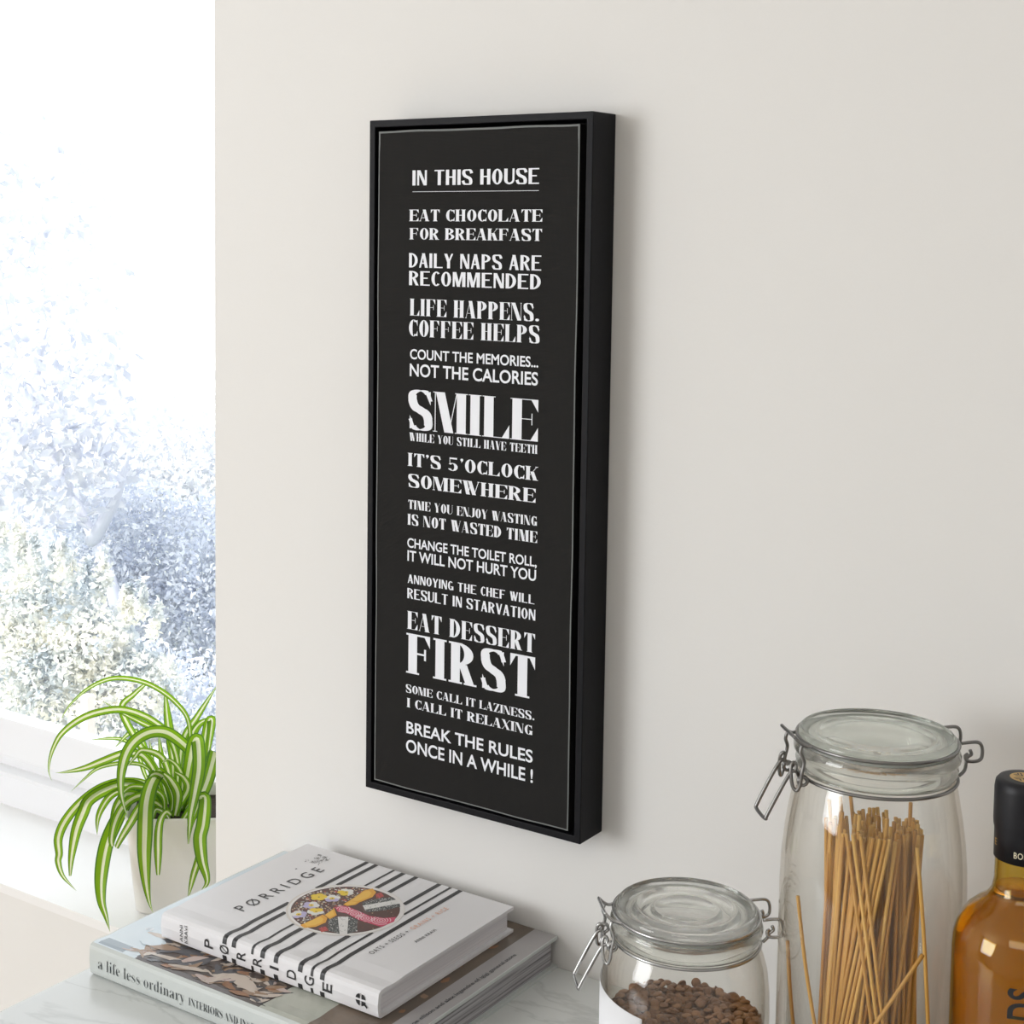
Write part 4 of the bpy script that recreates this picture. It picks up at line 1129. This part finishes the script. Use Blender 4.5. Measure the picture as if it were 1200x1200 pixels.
SOIL = mat('dark_soil', (0.045, 0.03, 0.02), 0.95); add_bump(SOIL, 300, 0.8, 0.004)
b = MB(); b.add(rsq(0.0537, 0.011, 0.098), [tuple(range(K))]); b.build('soil', SOIL, pl)
def leafm(name, c, tr):
    M = mat(name, c, 0.42, spec=0.4)
    N, L, p = nodes(M)
    tl = N.new('ShaderNodeBsdfTranslucent'); tl.inputs['Color'].default_value = (min(1, c[0]*1.5), min(1, c[1]*1.35), c[2]*0.9, 1)
    ms = N.new('ShaderNodeMixShader'); ms.inputs['Fac'].default_value = tr
    L.new(p.outputs['BSDF'], ms.inputs[1]); L.new(tl.outputs['BSDF'], ms.inputs[2]); L.new(ms.outputs['Shader'], N['Material Output'].inputs['Surface'])
    return M
LG = leafm('leaf_green', (0.19, 0.37, 0.015), 0.5)
LD = leafm('leaf_deep_green', (0.075, 0.20, 0.022), 0.35)
LC = leafm('leaf_cream', (0.82, 0.85, 0.66), 0.40)
LEAVES = [
  (0.006, 1, [(-.3761,.0967,-.1429),(-.3687,.1104,-.0982),(-.3737,.117,-.0521),(-.3902,.1115,-.0285),(-.4138,.1005,-.0121),(-.4367,.0886,-.0053),(-.4591,.0762,-.0064),(-.4813,.0632,-.0191),(-.4988,.0529,-.0381),(-.5069,.0483,-.0532),(-.5095,.0469,-.0607)]),
  (0.0088, 1, [(-.3761,.0967,-.1429),(-.3739,.0996,-.0963),(-.3808,.0945,-.0639),(-.3835,.0923,-.0567),(-.4009,.078,-.0403),(-.4217,.06,-.0309),(-.4417,.0412,-.0336),(-.4561,.0266,-.0416),(-.4672,.0136,-.0547),(-.4718,.0062,-.068),(-.4734,.0007,-.0828),(-.4718,-.002,-.096),(-.4672,-.0016,-.1057)]),
  (0.0137, 1, [(-.3672,.1024,-.1498),(-.3511,.1109,-.1235),(-.3487,.1086,-.0971),(-.3534,.1011,-.0781),(-.3617,.09,-.0626),(-.3712,.0778,-.0515),(-.3814,.0639,-.0499),(-.3894,.0503,-.0568),(-.3926,.0393,-.0695),(-.3904,.0297,-.0875),(-.3842,.023,-.1053),(-.3757,.0194,-.1198),(-.3678,.0176,-.1305)]),
  (0.007, 1, [(-.3761,.0967,-.1429),(-.3786,.1043,-.0986),(-.3883,.1044,-.0716),(-.4054,.0968,-.0604),(-.4223,.0889,-.0526),(-.4427,.0796,-.0433),(-.4636,.0705,-.0319)]),
  (0.0088, 0.6, [(-.3959,.1065,-.1503),(-.4086,.1045,-.1159),(-.4388,.0949,-.0738),(-.4558,.0919,-.0433),(-.4473,.1034,-.028),(-.4379,.1153,-.0153)]),
  (0.0092, 1, [(-.3847,.0905,-.143),(-.3923,.0837,-.1066),(-.402,.074,-.0844),(-.4117,.0642,-.0801),(-.4187,.0567,-.0804),(-.4319,.0409,-.087),(-.4448,.025,-.0933),(-.4578,.0094,-.0962),(-.4649,.001,-.0962)]),
  (0.0046, 1, [(-.3846,.0904,-.1448),(-.3919,.0832,-.11),(-.4014,.0734,-.0949),(-.4132,.0609,-.0907),(-.4245,.048,-.0909),(-.4351,.0346,-.0948),(-.4425,.0228,-.1047),(-.4496,.0098,-.1167)]),
  (0.0109, 1, [(-.3859,.0892,-.1483),(-.3913,.0826,-.1241),(-.4002,.0721,-.1131),(-.4151,.0531,-.1092),(-.4275,.0343,-.1136),(-.4375,.0135,-.1267),(-.4425,-.0046,-.1436),(-.4415,-.0157,-.1593),(-.4343,-.021,-.1735),(-.4315,-.0248,-.1811),(-.4211,-.0274,-.1934),(-.4011,-.0266,-.2051)]),
  (0.0134, 0.8, [(-.383,.0912,-.1483),(-.4,.0718,-.1193),(-.4145,.0524,-.1133),(-.4253,.0345,-.1177),(-.4319,.0199,-.1256),(-.4318,.0116,-.1363),(-.4299,-.0004,-.1534),(-.4229,-.0135,-.1757),(-.415,-.0229,-.1934)]),
  (0.0158, 1, [(-.3857,.0891,-.1501),(-.3857,.0722,-.1288),(-.3912,.0585,-.1225),(-.3961,.0468,-.1219),(-.3961,.0432,-.1252),(-.3956,.0286,-.1402),(-.3934,.0104,-.1622),(-.385,-.0055,-.1899),(-.3749,-.0149,-.2119),(-.3639,-.0185,-.2267),(-.3547,-.0216,-.2394)]),
  (0.0173, 1, [(-.3757,.0962,-.15),(-.3552,.0687,-.1051),(-.358,.055,-.0877),(-.3585,.053,-.0889),(-.3586,.0425,-.0991),(-.3542,.0311,-.1175),(-.345,.0202,-.1433),(-.338,.0127,-.1634),(-.3288,.006,-.1864),(-.32,.0019,-.205),(-.3131,.0008,-.2156)]),
  (0.0092, 0.6, [(-.3373,.0518,-.1303),(-.3354,.043,-.1238),(-.3348,.0341,-.1296),(-.3305,.0263,-.1418),(-.3228,.0182,-.1615),(-.3166,.012,-.1793)]),
  (0.0088, 1, [(-.3901,.0861,-.1484),(-.4006,.0723,-.1304),(-.4098,.0574,-.1209),(-.4152,.0471,-.1199),(-.4188,.0365,-.1248),(-.4188,.0249,-.1355),(-.4158,.0174,-.145),(-.4085,.0103,-.157)]),
  (0.0099, 0.5, [(-.3822,.0915,-.1508),(-.3702,.0606,-.1263),(-.3668,.0362,-.1219),(-.3553,.0091,-.1302),(-.3457,-.0134,-.1381),(-.3399,-.0255,-.143)]),
  (0.0106, 0.5, [(-.3836,.0905,-.1508),(-.3795,.0649,-.1244),(-.383,.0471,-.1181),(-.3848,.0279,-.1234),(-.3813,.0119,-.1353),(-.3742,-.0005,-.1489),(-.3689,-.0043,-.1551)]),
  (0.0109, 1, [(-.3687,.1015,-.1481),(-.3509,.1108,-.0946),(-.3402,.1124,-.0463),(-.336,.1143,-.0405),(-.3337,.1094,-.0567),(-.3296,.0987,-.0886)]),
  (0.0148, 1, [(-.3701,.1005,-.1481),(-.3403,.0828,-.0846),(-.3293,.079,-.0567),(-.3243,.08,-.0524),(-.3133,.0709,-.0757),(-.3076,.059,-.0989),(-.303,.0471,-.122),(-.2957,.0366,-.1471)]),
  (0.0141, 0.9, [(-.3673,.1025,-.1481),(-.3317,.0959,-.1078),(-.3145,.0928,-.0749),(-.3104,.0923,-.0669),(-.3059,.0765,-.0914),(-.305,.061,-.1128),(-.3043,.0483,-.1313),(-.2995,.0398,-.1499)]),
  (0.0148, 0.9, [(-.3328,.0664,-.139),(-.311,.0635,-.1139),(-.3008,.0662,-.1072),(-.2943,.057,-.1307),(-.2927,.0505,-.1456),(-.2851,.0461,-.1664),(-.2775,.0448,-.1813),(-.2757,.0429,-.1888),(-.2783,.0378,-.1954)]),
  (0.0081, 0.9, [(-.3107,.0703,-.1351),(-.2997,.0661,-.14),(-.2961,.0575,-.1538),(-.2942,.0483,-.1712),(-.2939,.0408,-.1858),(-.2928,.0326,-.2051)]),
  (0.0081, 1, [(-.3729,.0983,-.1499),(-.3829,.1111,-.1014),(-.3876,.1235,-.0729),(-.384,.1401,-.0526),(-.3809,.1549,-.0354),(-.3781,.1702,-.0182)]),
  (0.0109, 1, [(-.3926,.1081,-.1574),(-.4019,.1202,-.1078),(-.4132,.1266,-.0787),(-.4243,.1328,-.0529),(-.4357,.1405,-.0253)]),
  (0.0106, 0.7, [(-.3588,.0721,-.1424),(-.3529,.0711,-.1212),(-.353,.0618,-.0991),(-.3576,.0499,-.088),(-.3609,.039,-.0909)]),
  (0.0116, 0.7, [(-.3476,.0682,-.1386),(-.3414,.0669,-.1139),(-.3427,.0588,-.096),(-.346,.0503,-.0856)]),
  (0.0077, 0.8, [(-.3712,.0747,-.1514),(-.3684,.0722,-.125),(-.375,.062,-.1128),(-.3861,.0444,-.1066),(-.3906,.0347,-.1101),(-.391,.0269,-.1185)]),
  (0.0102, 0.6, [(-.3828,.0669,-.1463),(-.3867,.059,-.1252),(-.3958,.0442,-.1175),(-.3986,.0328,-.1255),(-.3951,.0225,-.1392),(-.3879,.013,-.1539)]),
  (0.007, 1, [(-.3967,.1047,-.161),(-.4188,.1046,-.1181),(-.4263,.1096,-.0953),(-.4327,.1122,-.0807)]),
  (0.0077, 1, [(-.3938,.1068,-.1609),(-.4109,.1141,-.1191),(-.4223,.1205,-.0956),(-.4313,.1257,-.0784)]),
  (0.0084, 1, [(-.3895,.1099,-.1609),(-.4011,.123,-.1195),(-.4024,.1333,-.1042),(-.3988,.1475,-.0925)]),
  (0.007, 0.8, [(-.3588,.0841,-.146),(-.3482,.081,-.1035),(-.3482,.0739,-.0856),(-.3525,.0639,-.075),(-.3551,.057,-.0771)]),
  (0.0123, 1, [(-.3768,.1071,-.1571),(-.3842,.1199,-.1041),(-.3855,.1314,-.0763),(-.3817,.1428,-.0602),(-.3699,.1601,-.053)]),
  (0.0084, 0.8, [(-.3686,.0891,-.1498),(-.3712,.0776,-.0861),(-.3857,.0584,-.0697),(-.3904,.0488,-.0769),(-.3927,.0416,-.0843)]),
  (0.0077, 0.9, [(-.4081,.1085,-.1647),(-.4281,.1087,-.1102),(-.4488,.1068,-.0733),(-.4709,.0958,-.0933)]),
  (0.0053, 0.9, [(-.4093,.1197,-.1684),(-.436,.1113,-.1274),(-.4497,.1099,-.1002),(-.4682,.1031,-.0854),(-.5023,.0861,-.0887)]),
  (0.007, 0.8, [(-.36,.1186,-.1612),(-.348,.1212,-.1756),(-.3411,.1241,-.1712),(-.3402,.1181,-.1837)]),
  (0.0095, 0.8, [(-.3574,.0731,-.1424),(-.3354,.0753,-.1097),(-.3333,.0684,-.0932),(-.3364,.0573,-.0838)]),
  (0.007, 0.5, [(-.367,.0539,-.1423),(-.3631,.0549,-.1311),(-.3518,.058,-.1347),(-.3444,.0578,-.1418)]),
]

b = MB()
org = Vector((-0.3665, 0.098, ZS))
rp_ = random.Random(3)
for li, (wd, tp, pts) in enumerate(LEAVES):
    P = smooth_path(pts, 6); K = len(P)
    S = [0.0]
    for i in range(1, K): S.append(S[-1]+(P[i]-P[i-1]).length)
    tot = S[-1]
    outward = Vector((0.69, -0.72, 0))
    tiltv = rp_.uniform(-0.5, 0.5)
    cols = [-1.0, -0.80, -0.30, -0.12, 0.12, 0.30, 0.80, 1.0]
    mi = [1, 0, 2, 2, 2, 0, 1] if li % 3 else [1, 0, 2, 2, 0, 0, 1]
    V, F, Mi = [], [], []
    for i in range(K):
        T = (P[min(i+1, K-1)]-P[max(i-1, 0)]).normalized()
        t = S[i]/tot
        side = T.cross(outward).normalized()
        nrm = side.cross(T).normalized()
        side = (side*math.cos(tiltv*(1-t))+nrm*math.sin(tiltv*(1-t))).normalized(); nrm = side.cross(T).normalized()
        ww = wd*0.5*(0.55+0.45*min(1, t/0.45))*(1.0 if t < 0.62 else max(0.02, 1-((t-0.62)/0.38)**1.7*tp))
        for c in cols:
            V.append(P[i]-org+side*ww*c+nrm*ww*0.32*(abs(c)-0.4))
    n_ = len(cols)
    for i in range(K-1):
        for k in range(n_-1):
            b.v; F.append((i*n_+k, i*n_+k+1, (i+1)*n_+k+1, (i+1)*n_+k)); Mi.append(mi[k])
    o_ = len(b.v); b.v += [tuple(q) for q in V]
    for f, q in zip(F, Mi): b.f.append([x+o_ for x in f]); b.m.append(q); b.s.append(True)
b.build('foliage', [LG, LD, LC], pl)
b = MB(); b.box(0.062, 0.030, 0.085, 0.0632, 0.045, 0.130)
o = b.build('plant_tag', mat('teal_plastic', (0.02, 0.22, 0.19), 0.4), pl, bevel=0.0003)
